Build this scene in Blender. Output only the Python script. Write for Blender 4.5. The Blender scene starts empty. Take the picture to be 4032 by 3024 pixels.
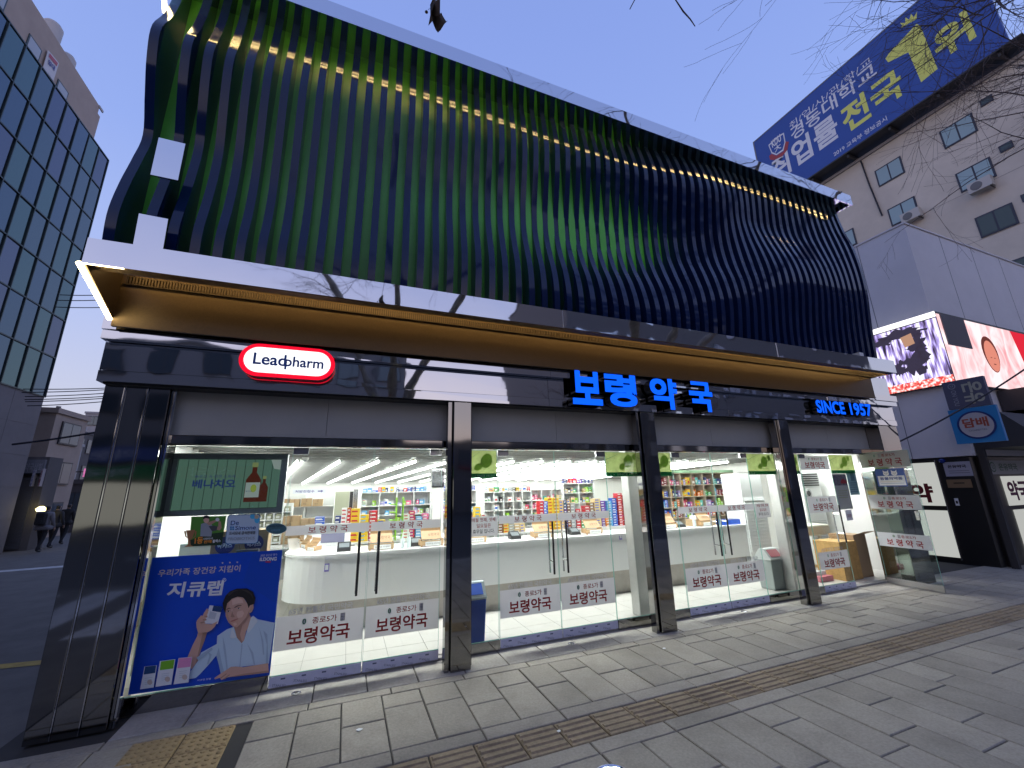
import bpy, bmesh, math, random
import numpy as np
from mathutils import Vector, Matrix
random.seed(11)
sc = bpy.context.scene
R = math.radians

# ------------------------------------------------------------------ camera
CAM = Vector((0.0, -4.130, 1.6)); FPX = 1604.88
YAW, PIT, ROL = R(21.7655), R(14.4161), R(-1.346)
fw = Vector((math.sin(YAW)*math.cos(PIT), math.cos(YAW)*math.cos(PIT), math.sin(PIT)))
rt0 = Vector((math.cos(YAW), -math.sin(YAW), 0)); up0 = rt0.cross(fw)
rt = rt0*math.cos(ROL) + up0*math.sin(ROL); up = up0*math.cos(ROL) - rt0*math.sin(ROL)
cd = bpy.data.cameras.new('camera'); cam = bpy.data.objects.new('camera', cd)
sc.collection.objects.link(cam); sc.camera = cam
cd.sensor_width = 36; cd.lens = FPX/4032*36; cd.clip_end = 2000; cd.clip_start = 0.05
M3 = Matrix((rt, up, -fw)).transposed()
cam.matrix_world = Matrix.Translation(CAM) @ M3.to_4x4()

# ------------------------------------------------------------------ sky (dusk, sun just under the horizon) and exposure
w = bpy.data.worlds.new('World'); sc.world = w; w.use_nodes = True
nt = w.node_tree; bg = nt.nodes['Background']
sky = nt.nodes.new('ShaderNodeTexSky'); sky.sky_type = 'NISHITA'; sky.sun_disc = False
sky.sun_elevation = R(0.0); sky.sun_rotation = R(250); sky.air_density = 1.0; sky.dust_density = 0.6; sky.ozone_density = 3.5
EXP = 3.0; EM = 2.0**-EXP            # exposed for a dark street; lamps are scaled to that exposure
SKY_STRENGTH = 0.125
bg.inputs['Strength'].default_value = SKY_STRENGTH
tcw = nt.nodes.new('ShaderNodeTexCoord'); sep = nt.nodes.new('ShaderNodeSeparateXYZ'); nt.links.new(tcw.outputs['Generated'], sep.inputs[0])
rmp = nt.nodes.new('ShaderNodeValToRGB'); nt.links.new(sep.outputs['Z'], rmp.inputs[0])
cr = rmp.color_ramp; stops = [(0.0, (.64, .54, .62)), (.06, (.74, .66, .74)), (.16, (.67, .69, .86)), (.36, (.50, .60, .98)), (.60, (.345, .475, .96)), (.82, (.29, .41, .90)), (1.0, (.25, .36, .80))]
while len(cr.elements) < len(stops): cr.elements.new(.5)
for e, (p_, c_) in zip(cr.elements, stops): e.position = p_; e.color = (*c_, 1)
mxw = nt.nodes.new('ShaderNodeMixRGB'); mxw.inputs[0].default_value = .12
nt.links.new(rmp.outputs[0], mxw.inputs[1]); nt.links.new(sky.outputs[0], mxw.inputs[2]); # afterglow low in the sky over the road, behind the viewer
vd = nt.nodes.new('ShaderNodeVectorMath'); vd.operation = 'DOT_PRODUCT'; nrm = nt.nodes.new('ShaderNodeVectorMath'); nrm.operation = 'NORMALIZE'; nt.links.new(tcw.outputs['Generated'], nrm.inputs[0]); nt.links.new(nrm.outputs[0], vd.inputs[0]); vd.inputs[1].default_value = (-.28, -.96, 0)
def mth(op, a, b_=None):
    n = nt.nodes.new('ShaderNodeMath'); n.operation = op; n.use_clamp = op in ('MAXIMUM',)
    for i, v in enumerate((a, b_)):
        if v is None: continue
        if isinstance(v, (int, float)): n.inputs[i].default_value = v
        else: nt.links.new(v, n.inputs[i])
    return n.outputs[0]
glf = mth('MULTIPLY', mth('POWER', mth('MAXIMUM', vd.outputs['Value'], 0.0), 1.5), mth('POWER', mth('MAXIMUM', mth('SUBTRACT', 1.0, sep.outputs['Z']), 0.0), 2.5))
gcol = nt.nodes.new('ShaderNodeVectorMath'); gcol.operation = 'SCALE'; gcol.inputs[0].default_value = (.80, .54, .34); nt.links.new(glf, gcol.inputs['Scale'])
gad = nt.nodes.new('ShaderNodeVectorMath'); gad.operation = 'ADD'; nt.links.new(mxw.outputs[0], gad.inputs[0]); nt.links.new(gcol.outputs[0], gad.inputs[1]); nt.links.new(gad.outputs[0], bg.inputs['Color'])
sc.view_settings.view_transform = 'Standard'; sc.view_settings.look = 'None'
sc.view_settings.gamma = 1; sc.view_settings.exposure = EXP
sc.cycles.use_denoising = True
sc.cycles.max_bounces = 9; sc.cycles.transparent_max_bounces = 16; sc.cycles.glossy_bounces = 5
sc.cycles.sample_clamp_indirect = 6.0; sc.cycles.caustics_reflective = False; sc.cycles.caustics_refractive = False

# ------------------------------------------------------------------ helpers
def ray(px, py): return rt*((px-2016)/FPX) - up*((py-1512)/FPX) + fw
def at(px, py, Y): d = ray(px, py); return CAM + d*((Y-CAM.y)/d.y)
def atz(px, py, Z): d = ray(px, py); return CAM + d*((Z-CAM.z)/d.z)
def atx(px, py, X): d = ray(px, py); return CAM + d*((X-CAM.x)/d.x)
def zoom(ox, oy, s): return lambda x, y: (ox+x*s, oy+y*s)

MATS = {}
def mat(name, rgb, rough=.5, metal=0.0, spec=.5, emit=None, es=0.0, coat=0.0, noise=0.0, nscale=8.0, bump=0.0, bscale=30.0, bdist=.01, detail=4.0, rvar=0.0, wear=0.0):
    if name in MATS: return MATS[name]
    m = bpy.data.materials.new(name); m.use_nodes = True; t = m.node_tree; p = t.nodes['Principled BSDF']
    p.inputs['Base Color'].default_value = (*rgb, 1); p.inputs['Roughness'].default_value = rough
    p.inputs['Metallic'].default_value = metal; p.inputs['Specular IOR Level'].default_value = spec
    p.inputs['Coat Weight'].default_value = coat; p.inputs['Coat Roughness'].default_value = .04
    if emit is not None:
        p.inputs['Emission Color'].default_value = (*emit, 1); p.inputs['Emission Strength'].default_value = es*EM
    if noise or bump or rvar:
        tc = t.nodes.new('ShaderNodeTexCoord')
        if noise or rvar:
            n = t.nodes.new('ShaderNodeTexNoise'); n.inputs['Scale'].default_value = nscale; n.inputs['Detail'].default_value = detail; n.inputs['Roughness'].default_value = .65
            t.links.new(tc.outputs['Object'], n.inputs['Vector'])
            if noise:
                mr = t.nodes.new('ShaderNodeMapRange'); mr.inputs['From Min'].default_value = .25; mr.inputs['From Max'].default_value = .75
                mr.inputs['To Min'].default_value = 1-noise; mr.inputs['To Max'].default_value = 1+noise
                t.links.new(n.outputs['Fac'], mr.inputs['Value'])
                mx = t.nodes.new('ShaderNodeVectorMath'); mx.operation = 'SCALE'; mx.inputs[0].default_value = rgb
                sc_out = mr.outputs[0]
                if wear:
                    nb = t.nodes.new('ShaderNodeTexNoise'); nb.inputs['Scale'].default_value = 1.7; nb.inputs['Detail'].default_value = 5; nb.inputs['Roughness'].default_value = .7; t.links.new(tc.outputs['Object'], nb.inputs['Vector'])
                    mb2 = t.nodes.new('ShaderNodeMapRange'); mb2.inputs['From Min'].default_value = .34; mb2.inputs['From Max'].default_value = .56; mb2.inputs['To Min'].default_value = 1-wear; mb2.inputs['To Max'].default_value = 1.0; t.links.new(nb.outputs['Fac'], mb2.inputs['Value'])
                    mm = t.nodes.new('ShaderNodeMath'); mm.operation = 'MULTIPLY'; t.links.new(sc_out, mm.inputs[0]); t.links.new(mb2.outputs[0], mm.inputs[1]); sc_out = mm.outputs[0]
                t.links.new(sc_out, mx.inputs['Scale']); t.links.new(mx.outputs[0], p.inputs['Base Color'])
            if rvar:
                mr2 = t.nodes.new('ShaderNodeMapRange'); mr2.inputs['From Min'].default_value = .3; mr2.inputs['From Max'].default_value = .7
                mr2.inputs['To Min'].default_value = max(0.01, rough-rvar); mr2.inputs['To Max'].default_value = rough+rvar
                t.links.new(n.outputs['Fac'], mr2.inputs['Value']); t.links.new(mr2.outputs[0], p.inputs['Roughness'])
        if bump:
            n2 = t.nodes.new('ShaderNodeTexNoise'); n2.inputs['Scale'].default_value = bscale; n2.inputs['Detail'].default_value = 3 if bscale > 10 else 1.0
            t.links.new(tc.outputs['Object'], n2.inputs['Vector'])
            b = t.nodes.new('ShaderNodeBump'); b.inputs['Strength'].default_value = bump; b.inputs['Distance'].default_value = bdist
            t.links.new(n2.outputs['Fac'], b.inputs['Height']); t.links.new(b.outputs[0], p.inputs['Normal'])
    MATS[name] = m; return m
def glow(name, rgb, s):
    if name in MATS: return MATS[name]
    m = bpy.data.materials.new(name); m.use_nodes = True; t = m.node_tree; t.nodes.clear()
    e = t.nodes.new('ShaderNodeEmission'); e.inputs[0].default_value = (*rgb, 1); e.inputs[1].default_value = s*EM
    o = t.nodes.new('ShaderNodeOutputMaterial'); t.links.new(e.outputs[0], o.inputs[0]); MATS[name] = m; return m
def glassmat(name, tint=(.93, .97, .95), refl=1.0, ior=1.5):
    m = bpy.data.materials.new(name); m.use_nodes = True; t = m.node_tree; t.nodes.clear()
    tr = t.nodes.new('ShaderNodeBsdfTransparent'); tr.inputs[0].default_value = (*tint, 1)
    g = t.nodes.new('ShaderNodeBsdfGlossy'); g.inputs['Roughness'].default_value = .01; g.inputs[0].default_value = (refl, refl, refl, 1)
    f = t.nodes.new('ShaderNodeFresnel'); f.inputs[0].default_value = ior
    mx = t.nodes.new('ShaderNodeMixShader'); o = t.nodes.new('ShaderNodeOutputMaterial')
    t.links.new(f.outputs[0], mx.inputs[0]); t.links.new(tr.outputs[0], mx.inputs[1]); t.links.new(g.outputs[0], mx.inputs[2]); t.links.new(mx.outputs[0], o.inputs[0])
    MATS[name] = m; return m

TXT = {}
def textgeo(body, bold, ext):
    k = (body, bold, ext)
    if k in TXT: return TXT[k]
    cu = bpy.data.curves.new('txt', 'FONT'); cu.body = body; cu.size = 1; cu.offset = bold; cu.extrude = .5 if ext else 0; cu.resolution_u = 4
    cu.fill_mode = 'FRONT' if not ext else 'BOTH'
    o = bpy.data.objects.new('txt', cu); sc.collection.objects.link(o)
    dg = bpy.context.evaluated_depsgraph_get(); me = bpy.data.meshes.new_from_object(o.evaluated_get(dg))
    v = np.array([x.co[:] for x in me.vertices]) if len(me.vertices) else np.zeros((0, 3))
    f = [(tuple(p.vertices), p.normal.z) for p in me.polygons]
    bpy.data.objects.remove(o); bpy.data.curves.remove(cu); bpy.data.meshes.remove(me)
    lo, hi = v[:, :2].min(0), v[:, :2].max(0)
    v[:, :2] -= lo; TXT[k] = (v, f, hi-lo); return TXT[k]

X_, Y_, Z_ = Vector((1, 0, 0)), Vector((0, 1, 0)), Vector((0, 0, 1))
class MB:
    def __init__(s): s.v = []; s.f = []; s.m = []; s.mats = []; s.sm = []
    def mi(s, m):
        if m not in s.mats: s.mats.append(m)
        return s.mats.index(m)
    def add(s, vs, fs, m, smooth=False):
        o = len(s.v); s.v += [tuple(x) for x in vs]; i = s.mi(m)
        for f in fs: s.f.append([o+k for k in f]); s.m.append(i); s.sm.append(smooth)
    def poly(s, pts, m): s.add(pts, [list(range(len(pts)))], m)
    def box(s, x0, x1, y0, y1, z0, z1, m):
        vs = [(x, y, z) for x in (x0, x1) for y in (y0, y1) for z in (z0, z1)]
        s.add(vs, [(0, 1, 3, 2), (4, 6, 7, 5), (0, 4, 5, 1), (2, 3, 7, 6), (0, 2, 6, 4), (1, 5, 7, 3)], m)
    def obox(s, o, a, b, c, m):
        o = Vector(o); a, b, c = Vector(a), Vector(b), Vector(c)
        vs = [o+a*i+b*j+c*k for i in (0, 1) for j in (0, 1) for k in (0, 1)]
        s.add(vs, [(0, 1, 3, 2), (4, 6, 7, 5), (0, 4, 5, 1), (2, 3, 7, 6), (0, 2, 6, 4), (1, 5, 7, 3)], m)
    def prism(s, pts, vec, m, side=None):
        n = len(pts); pts = [Vector(p) for p in pts]; vec = Vector(vec)
        s.add(pts+[p+vec for p in pts], [list(range(n-1, -1, -1)), list(range(n, 2*n))], m)
        s.add(pts+[p+vec for p in pts], [(i, (i+1) % n, n+(i+1) % n, n+i) for i in range(n)], side or m)
    def tube(s, pts, r, m, n=6, cap=True):
        pts = [Vector(p) for p in pts]; k = len(pts); rs = r if isinstance(r, (list, tuple)) else [r]*k
        vs = []; pu = None
        for i, p in enumerate(pts):
            d = (pts[min(i+1, k-1)]-pts[max(i-1, 0)]).normalized()
            u = (pu - d*pu.dot(d)) if pu is not None else d.cross(Z_ if abs(d.z) < .9 else X_)
            u.normalize(); pu = u; q = d.cross(u)
            vs += [p+(u*math.cos(a)+q*math.sin(a))*rs[i] for a in (2*math.pi*j/n for j in range(n))]
        fs = [(i*n+j, i*n+(j+1) % n, (i+1)*n+(j+1) % n, (i+1)*n+j) for i in range(k-1) for j in range(n)]
        if cap: fs += [list(range(n-1, -1, -1)), list(range((k-1)*n, k*n))]
        s.add(vs, fs, m, True)
    def lathe(s, base, prof, m, n=20, ax=Z_, ux=X_):
        base = Vector(base); vy = ax.cross(ux); vs = []; k = len(prof)
        for r, h in prof:
            vs += [base+ax*h+(ux*math.cos(a)+vy*math.sin(a))*r for a in (2*math.pi*j/n for j in range(n))]
        fs = [(i*n+j, i*n+(j+1) % n, (i+1)*n+(j+1) % n, (i+1)*n+j) for i in range(k-1) for j in range(n)]
        fs += [list(range(n-1, -1, -1)), list(range((k-1)*n, k*n))]
        s.add(vs, fs, m, True)
    def text(s, body, o, w, m, h=None, ux=X_, uz=Z_, ext=0.0, bold=.0, center=False, side=None):
        v, f, sz = textgeo(body, min(bold, .014), bool(ext)); sx = w/sz[0]; sy = (h/sz[1]) if h else sx
        o = Vector(o); n = ux.cross(uz); ex = max(0, bold-.014)
        if center: o = o - ux*(w/2) - uz*(sz[1]*sy/2)
        for k, (i, j) in enumerate(((0, 0),) if ex < .004 else ((-1, -1), (1, -1), (1, 1), (-1, 1))):
            ok = o + ux*(i*ex*sx) + uz*(j*ex*sy) + n*(k*.00035)
            vs = [ok+ux*(a*sx)+uz*(b*sy)+n*((c+.5)*ext if ext else 0) for a, b, c in v]
            if side:
                s.add(vs, [q for q, nz in f if nz > .9], m); s.add(vs, [q for q, nz in f if nz <= .9], side)
            else: s.add(vs, [q for q, nz in f], m)
    def build(s, name, parent=None, bevel=0, base=None, sharp=35):
        me = bpy.data.meshes.new(name); loc = Vector((0, 0, 0))
        if parent is not None: loc = abs_loc(parent)
        elif base is not None: loc = Vector(base)
        elif s.v:
            a = np.array(s.v); loc = Vector(((a[:, 0].min()+a[:, 0].max())/2, (a[:, 1].min()+a[:, 1].max())/2, a[:, 2].min()))
        me.from_pydata([tuple(Vector(q)-loc) for q in s.v], [], s.f)
        for m in s.mats: me.materials.append(m)
        me.polygons.foreach_set('material_index', s.m); me.polygons.foreach_set('use_smooth', s.sm)
        me.update()
        o = bpy.data.objects.new(name, me); sc.collection.objects.link(o)
        if parent is not None: o.parent = parent
        else: o.location = loc
        if bevel:
            md = o.modifiers.new('b', 'BEVEL'); md.width = bevel; md.segments = 2; md.limit_method = 'ANGLE'
        if any(s.sm):
            try: me.set_sharp_from_angle(angle=R(sharp))
            except Exception: pass
        return o
def abs_loc(o):
    l = Vector(o.location)
    while o.parent: o = o.parent; l += Vector(o.location)
    return l
def tag(o, label, cat, group=None):
    o['label'] = label; o['category'] = cat
    if group: o['group'] = group
    return o
def thing(name, label, cat, loc, group=None):
    o = bpy.data.objects.new(name, None); sc.collection.objects.link(o); o.location = loc; o.empty_display_size = .1
    return tag(o, label, cat, group)
def struct(o, kind='structure'): o['kind'] = kind; return o
def copy_tree(o, parent=None):
    c = o.copy(); sc.collection.objects.link(c); c.parent = parent
    for ch in list(o.children): copy_tree(ch, c)
    return c
def part(name, parent, fn, **k):
    b = MB(); fn(b); return b.build(name, parent, **k)

# ------------------------------------------------------------------ materials
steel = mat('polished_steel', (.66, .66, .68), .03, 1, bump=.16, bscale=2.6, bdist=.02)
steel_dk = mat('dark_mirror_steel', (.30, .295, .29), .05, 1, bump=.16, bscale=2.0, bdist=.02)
steel_sat = mat('satin_steel', (.55, .55, .56), .25, 1)
chrome = mat('chrome', (.75, .75, .77), .08, 1)
blackm = mat('black_metal', (.012, .012, .013), .35)
darkm = mat('dark_recess', (.03, .03, .032), .5)
navy = mat('navy_gloss_paint', (.006, .018, .074), .09, spec=.26, coat=.16, noise=.12, nscale=3)
green = mat('green_paint', (.10, .53, .045), .34, noise=.1, nscale=4)
shut = mat('shutter_grey', (.40, .395, .38), .45, noise=.06, nscale=2)
brown = mat('bronze_panel', (.13, .085, .042), .42, metal=.3, noise=.12, nscale=60)
glass = glassmat('clear_glass'); glass2 = glassmat('green_edge_glass', (.80, .92, .87))
gedge = mat('glass_edge', (.25, .5, .42), .15, emit=(.5, .8, .7), es=.04)  # faint emission put in for light caught in the pane edges
frost = mat('grey_film', (.50, .51, .56), .6)
redt = mat('dark_red_lettering', (.28, .012, .018), .5)
blackt = mat('black_lettering', (.015, .015, .02), .5)
faintt = mat('pale_grey_lettering', (.42, .42, .46), .6)
greent = mat('logo_green', (.02, .16, .07), .5)
white = mat('white_paint', (.80, .80, .78), .5)
whitep = mat('white_plastic', (.78, .79, .78), .35)
bluefilm = mat('blue_protective_film', (.46, .47, .62), .4, noise=.08, nscale=20)
asphalt = mat('asphalt', (.065, .063, .06), .85, noise=.25, nscale=6, bump=.4, bscale=120, bdist=.01)
led_w = glow('led_warm', (1, .72, .32), 16); led_c = glow('led_cove', (1, .66, .26), 17)
paper = mat('paper', (.75, .75, .74), .6)

# ------------------------------------------------------------------ ground
b = MB(); b.poly([(-300, -300, -.15), (300, -300, -.15), (300, 300, -.15), (-300, 300, -.15)], asphalt); struct(b.build('road', base=(0, 0, -.15)))
b = MB(); b.poly([(-40, -6.2, -.015), (-2.05, -6.2, -.015), (-2.05, 90, -.015), (-40, 90, -.015)], mat('worn_asphalt', (.14, .128, .112), .85, noise=.25, nscale=2.5, bump=.4, bscale=90, bdist=.01)); struct(b.build('alley_road'))
# sidewalk: real slabs over a dark joint bed
slabs = [mat('slab_%s' % 'abcde'[i], (c*1.04, c*.93, c*.75), .82, noise=.22, nscale=55, bump=.35, bscale=160, bdist=.004, detail=6, wear=.24) for i, c in enumerate((.285, .305, .325, .34, .315))]
joint = mat('joint_sand', (.045, .042, .038), .95)
granite = mat('granite_step', (.42, .385, .33), .7, noise=.16, wear=.35, nscale=40, bump=.2, bscale=120, bdist=.003)
b = MB(); b.box(-2.05, 18, -6.2, 1.0, -.14, -.016, joint)
b.box(-2.05, 18, -6.38, -6.2, -.14, .0, granite)
def slab(x0, x1, y0, y1, ms=slabs, z=0.0):
    g = .0045; dz = random.uniform(-.002, .002); e = .005
    x0 += g; x1 -= g; y0 += g; y1 -= g
    t = [random.uniform(-.0008, .0008) for _ in range(4)]; m = random.choice(ms)
    vs = [(x0, y0, z-.015), (x1, y0, z-.015), (x1, y1, z-.015), (x0, y1, z-.015), (x0, y0, z-e+dz), (x1, y0, z-e+dz), (x1, y1, z-e+dz), (x0, y1, z-e+dz),
          (x0+e, y0+e, z+dz+t[0]), (x1-e, y0+e, z+dz+t[1]), (x1-e, y1-e, z+dz+t[2]), (x0+e, y1-e, z+dz+t[3])]
    b.add(vs, [(8, 9, 10, 11)]+[(i, (i+1) % 4, 4+(i+1) % 4, 4+i) for i in range(4)]+[(4+i, 4+(i+1) % 4, 8+(i+1) % 4, 8+i) for i in range(4)], m)
def field(x0, x1, y0, y1, w=.3, lens=(.4, .5, .6)):
    x = x0; k = 0
    while x < x1-.01:
        y = y1; first = True
        while y > y0+.02:
            L = random.choice(lens)*(random.choice((.45, .6, .75, 1)) if first else 1); first = False
            ye = max(y0, y-L)
            if ye-y0 < .12: ye = y0
            if not (x < -.62 and y > -.70 and y1 > -1 and x > -1.25): slab(x, x+w, ye, y)
            y = ye
        x += w
def course(x0, x1, y0, y1, L=.6, ms=slabs):
    x = x0
    while x < x1: slab(x, min(x+L, x1), y0, y1, ms); x += L
field(-2.02, 17.5, -.95, -.16); course(-2.02, 17.5, -.16, -.045, .62)
course(-2.02, 17.5, -1.09, -.95, .6); course(-2.02, 17.5, -1.51, -1.375, .6)
field(-2.02, 17.5, -6.2, -1.51, .3, (.5, .6, .7))
course(-1.4, 9.2, -.045, .34, .42, [granite])
course(9.2, 17.5, -.045, .34, .42)
tact = mat('tactile_brown', (.31, .235, .14), .8, noise=.25, wear=.3, nscale=30, bump=.3, bscale=120, bdist=.004)
tacy = mat('tactile_yellow', (.34, .24, .11), .8, noise=.25, nscale=30, bump=.3, bscale=120, bdist=.004)
x = -2.02
while x < 17:
    slab(x, x+.29, -1.375, -1.09, [tact], -.002)
    for k in range(4):
        y = -1.345+k*.062; vs = [(x+.012, y, -.003), (x+.278, y, -.003), (x+.278, y+.042, -.003), (x+.012, y+.042, -.003), (x+.02, y+.010, .006), (x+.27, y+.010, .006), (x+.27, y+.032, .006), (x+.02, y+.032, .006)]
        b.add(vs, [(4, 5, 6, 7)]+[(i, (i+1) % 4, 4+(i+1) % 4, 4+i) for i in range(4)], tact)
    x += .29
for i in range(2):
    for j in range(2):
        x0, y0 = -1.22+i*.3, -.70+j*.27
        slab(x0, x0+.3, y0, y0+.27, [tacy], -.001)
        for p in range(6):
            for q in range(5):
                b.lathe((x0+.028+p*.049, y0+.03+q*.053, -.002), [(.017, 0), (.015, .005), (.009, .008)], tacy, 8)
struct(b.build('sidewalk', base=(0, 0, 0)))
# crosswalk and lane paint on the carriageway and alley
paint = mat('road_paint', (.55, .53, .50), .7, noise=.4, nscale=5); ypaint = mat('yellow_road_paint', (.45, .30, .05), .7, noise=.25, nscale=12)
b = MB()
for k in range(7): b.poly([(-3.0-k*.95, -5.6, -.011), (-2.5-k*.95, -5.6, -.011), (-2.5-k*.95, -2.6, -.011), (-3.0-k*.95, -2.6, -.011)], paint)
b.poly([(-3.2, 2.05, -.011), (-2.12, 1.9, -.011), (-2.12, 2.05, -.011), (-3.2, 2.2, -.011)], ypaint)
b.poly([(-9, 9.6, -.011), (-3.2, 10.4, -.011), (-3.2, 10.75, -.011), (-9, 9.95, -.011)], paint)
for k in range(12): b.poly([(-30+k*6, -12.1, -.146), (-27+k*6, -12.1, -.146), (-27+k*6, -11.95, -.146), (-30+k*6, -11.95, -.146)], paint)
struct(b.build('road_markings', base=(0, 0, -.01)))

# ------------------------------------------------------------------ the pharmacy building
PB = thing('pharmacy_building', 'two storey pharmacy with wavy navy and green fins over a lit glass shopfront', 'building', (3.5, 4, 0))
def bx(name, parent, *a, bevel=0):
    q = MB()
    for t in a: q.box(*t)
    return q.build(name, parent, bevel=bevel)
tile = mat('shop_floor_tile', (.60, .58, .54), .3, noise=.06, nscale=3)
grout = mat('tile_grout', (.35, .34, .32), .8)
wallw = mat('interior_white', (.72, .72, .70), .6)
ceilm = mat('mirrored_ceiling', (.40, .40, .385), .16, 1, bump=.5, bscale=6, bdist=.03)
q = MB(); q.box(-1.85, 9.1, .34, 8.3, -.1, .022, grout)
for i in range(28):
    for j in range(20):
        q.box(-1.84+i*.39, -1.84+i*.39+.385, .42+j*.39, .42+j*.39+.385, .02, .028, tile)
q.build('shop_floor', PB)
q = MB(); q.poly([(-1.85, .3, 2.27), (9.1, .3, 2.27), (9.1, 8.3, 1.86), (-1.85, 8.3, 1.86)][::-1], ceilm)
q.build('shop_ceiling', PB)
q = MB(); sl = mat('ceiling_slat', (.34, .34, .33), .35, .8)
for k in range(34): y = .7+k*.22; q.box(-1.8, 9.05, y, y+.02, 2.27-(y-.3)*.05125-.022, 2.27-(y-.3)*.05125-.003, sl)
q.build('ceiling_slats', PB)
q = MB(); q.box(-1.85, 9.1, 8.3, 8.35, 0, 2.3, wallw); q.box(-1.86, -1.80, .5, 8.3, 0, 2.3, wallw); q.box(9.1, 9.16, .4, 8.3, 0, 2.3, wallw)
q.build('interior_wall', PB)
conc = mat('painted_concrete', (.30, .30, .31), .7, noise=.1, nscale=2)
q = MB(); q.box(-1.88, 9.18, .45, 8.6, 2.32, 3.38, conc); q.box(-1.9, -1.865, .45, 8.6, 0, 2.32, steel_dk); q.box(9.165, 9.2, .45, 8.6, 0, 2.32, conc); q.box(-1.88, 9.18, 8.36, 8.6, 0, 2.32, conc)
q.box(-1.80, 7.80, -.12, 8.6, 3.42, 6.42, conc)
q.build('outer_wall', PB)

# mirrored lower fascia, in bands and lengths
q = MB(); seams = [-1.92, .47, 2.1, 4.9, 7.0, 8.87]
for i in range(5):
    for (z0, z1, y) in ((2.51, 2.598, -.012), (2.603, 2.838, 0), (2.843, 2.915, -.085), (2.920, 3.02, -.100)):
        t = random.uniform(-.004, .004); x0, x1 = seams[i]+.0015, seams[i+1]-.0015
        q.prism([(x0, y+t, z0), (x1, y-t, z0), (x1, y-t+random.uniform(-.003, .003), z1), (x0, y+t, z1)], (0, .042-y, 0), steel)
q.box(-1.90, 8.85, .045, .45, 2.50, 3.0, darkm)
q.build('mirror_fascia', PB)
part('mirror_return', PB, lambda q: q.box(8.16, 8.87, -.02, .3, 3.022, 3.36, steel)); part('mirror_return', PB, lambda q: q.box(-1.92, -1.86, .05, .45, 2.51, 3.02, steel))
# bronze soffit panel, canopy, cheek
bx('bronze_soffit_panel', PB, (-1.84, 8.13, -.16, -.13, 2.93, 3.385, brown))
q = MB(); cs = [-1.85, 1.98, 5.2, 7.85]
for i in range(3):
    t = random.uniform(-.004, .004); x0, x1 = cs[i]+.001, cs[i+1]-.001
    q.prism([(x0, -.65+t, 3.21), (x1, -.65-t, 3.21), (x1, -.65-t, 3.41), (x0, -.65+t, 3.41)], (0, .02, 0), steel)
q.box(-1.85, 7.85, -.625, -.12, 3.395, 3.408, steel)
q.box(-1.84, 7.84, -.628, -.50, 3.235, 3.25, brown); q.box(7.80, 7.85, -.627, -.12, 3.21, 3.394, steel)
q.build('canopy', PB)
mesh_m = mat('bronze_mesh', (.05, .034, .02), .5, metal=.6)
q = MB()
for i in range(480): q.box(-1.80+i*.0206, -1.80+i*.0206+.011, -.176, -.162, 3.30, 3.365, mesh_m)
q.box(-1.82, 8.1, -.182, -.162, 3.290, 3.298, mesh_m)
q.build('soffit_grille', PB)
q = MB(); q.prism([(-1.85, -.628, 3.215), (-1.85, -.16, 3.39), (-1.85, -.15, 2.99)], (.012, 0, 0), mat('dark_bronze', (.07, .045, .025), .5, metal=.3)); q.build('canopy_cheek', PB)
bx('cove_light', PB, (-1.80, 8.05, -.300, -.285, 3.380, 3.390, led_c))
q = MB(); q.tube([(-1.86, -.655, 3.205), (-1.86, -.145, 2.99)], .017, glow('led_edge', (1, .78, .38), 24), 8); q.build('edge_light', PB)

# fins
ZN = [3.40, 3.7, 4.0, 4.3, 4.6, 4.9, 5.2, 5.5, 5.8, 6.1, 6.40]
XN = [-1.78, -1.0, .8, 3.3, 4.7, 5.7, 7.8]
YG = np.array([[-.52, -.55, -.50, -.42, -.36, -.46, -.56, -.60, -.49, -.42, -.40],
               [-.45, -.46, -.40, -.37, -.38, -.42, -.46, -.48, -.44, -.39, -.37],
               [-.38, -.42, -.42, -.37, -.32, -.33, -.38, -.42, -.41, -.38, -.35],
               [-.50, -.51, -.45, -.34, -.27, -.27, -.32, -.38, -.42, -.37, -.30],
               [-.49, -.54, -.57, -.54, -.47, -.44, -.45, -.49, -.52, -.48, -.40],
               [-.48, -.50, -.54, -.58, -.58, -.53, -.45, -.39, -.41, -.43, -.40],
               [-.47, -.49, -.51, -.54, -.57, -.58, -.57, -.54, -.48, -.44, -.42]])
zz = np.linspace(3.40, 6.40, 46)
def herm(xs, ys, t):
    xs = np.array(xs); ys = np.array(ys); d = np.gradient(ys, xs); i = np.clip(np.searchsorted(xs, t)-1, 0, len(xs)-2)
    h = xs[i+1]-xs[i]; u = (t-xs[i])/h
    return (2*u**3-3*u**2+1)*ys[i]+(u**3-2*u**2+u)*h*d[i]+(-2*u**3+3*u**2)*ys[i+1]+(u**3-u**2)*h*d[i+1]
YZ = np.array([herm(ZN, r, zz) for r in YG])
def finy(x): return np.array([herm(XN, YZ[:, k], np.array([x]))[0] for k in range(len(zz))])
FS = (7.77+1.585)/62; FX = [-1.80]+[-1.585+k*FS for k in range(63)]
for i in range(64):
    x = FX[i]; yf = finy(x); q = MB(); hw = .034; n = len(zz)
    vs = []
    for k in range(n): vs += [(x-hw, -.17, zz[k]), (x-hw, yf[k], zz[k]), (x+hw, yf[k], zz[k]), (x+hw, -.17, zz[k])]
    q.add(vs, [(4*k+a, 4*k+a+4, 4*k+(a+1)+4, 4*k+a+1)[::-1] for k in range(n-1) for a in range(3)], navy, True)
    q.add([vs[0], vs[1], vs[2], vs[3]], [(0, 1, 2, 3)], navy); q.add(vs[-4:], [(3, 2, 1, 0)], navy)
    q.build('facade_fin', PB, sharp=40)
q = MB()
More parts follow.
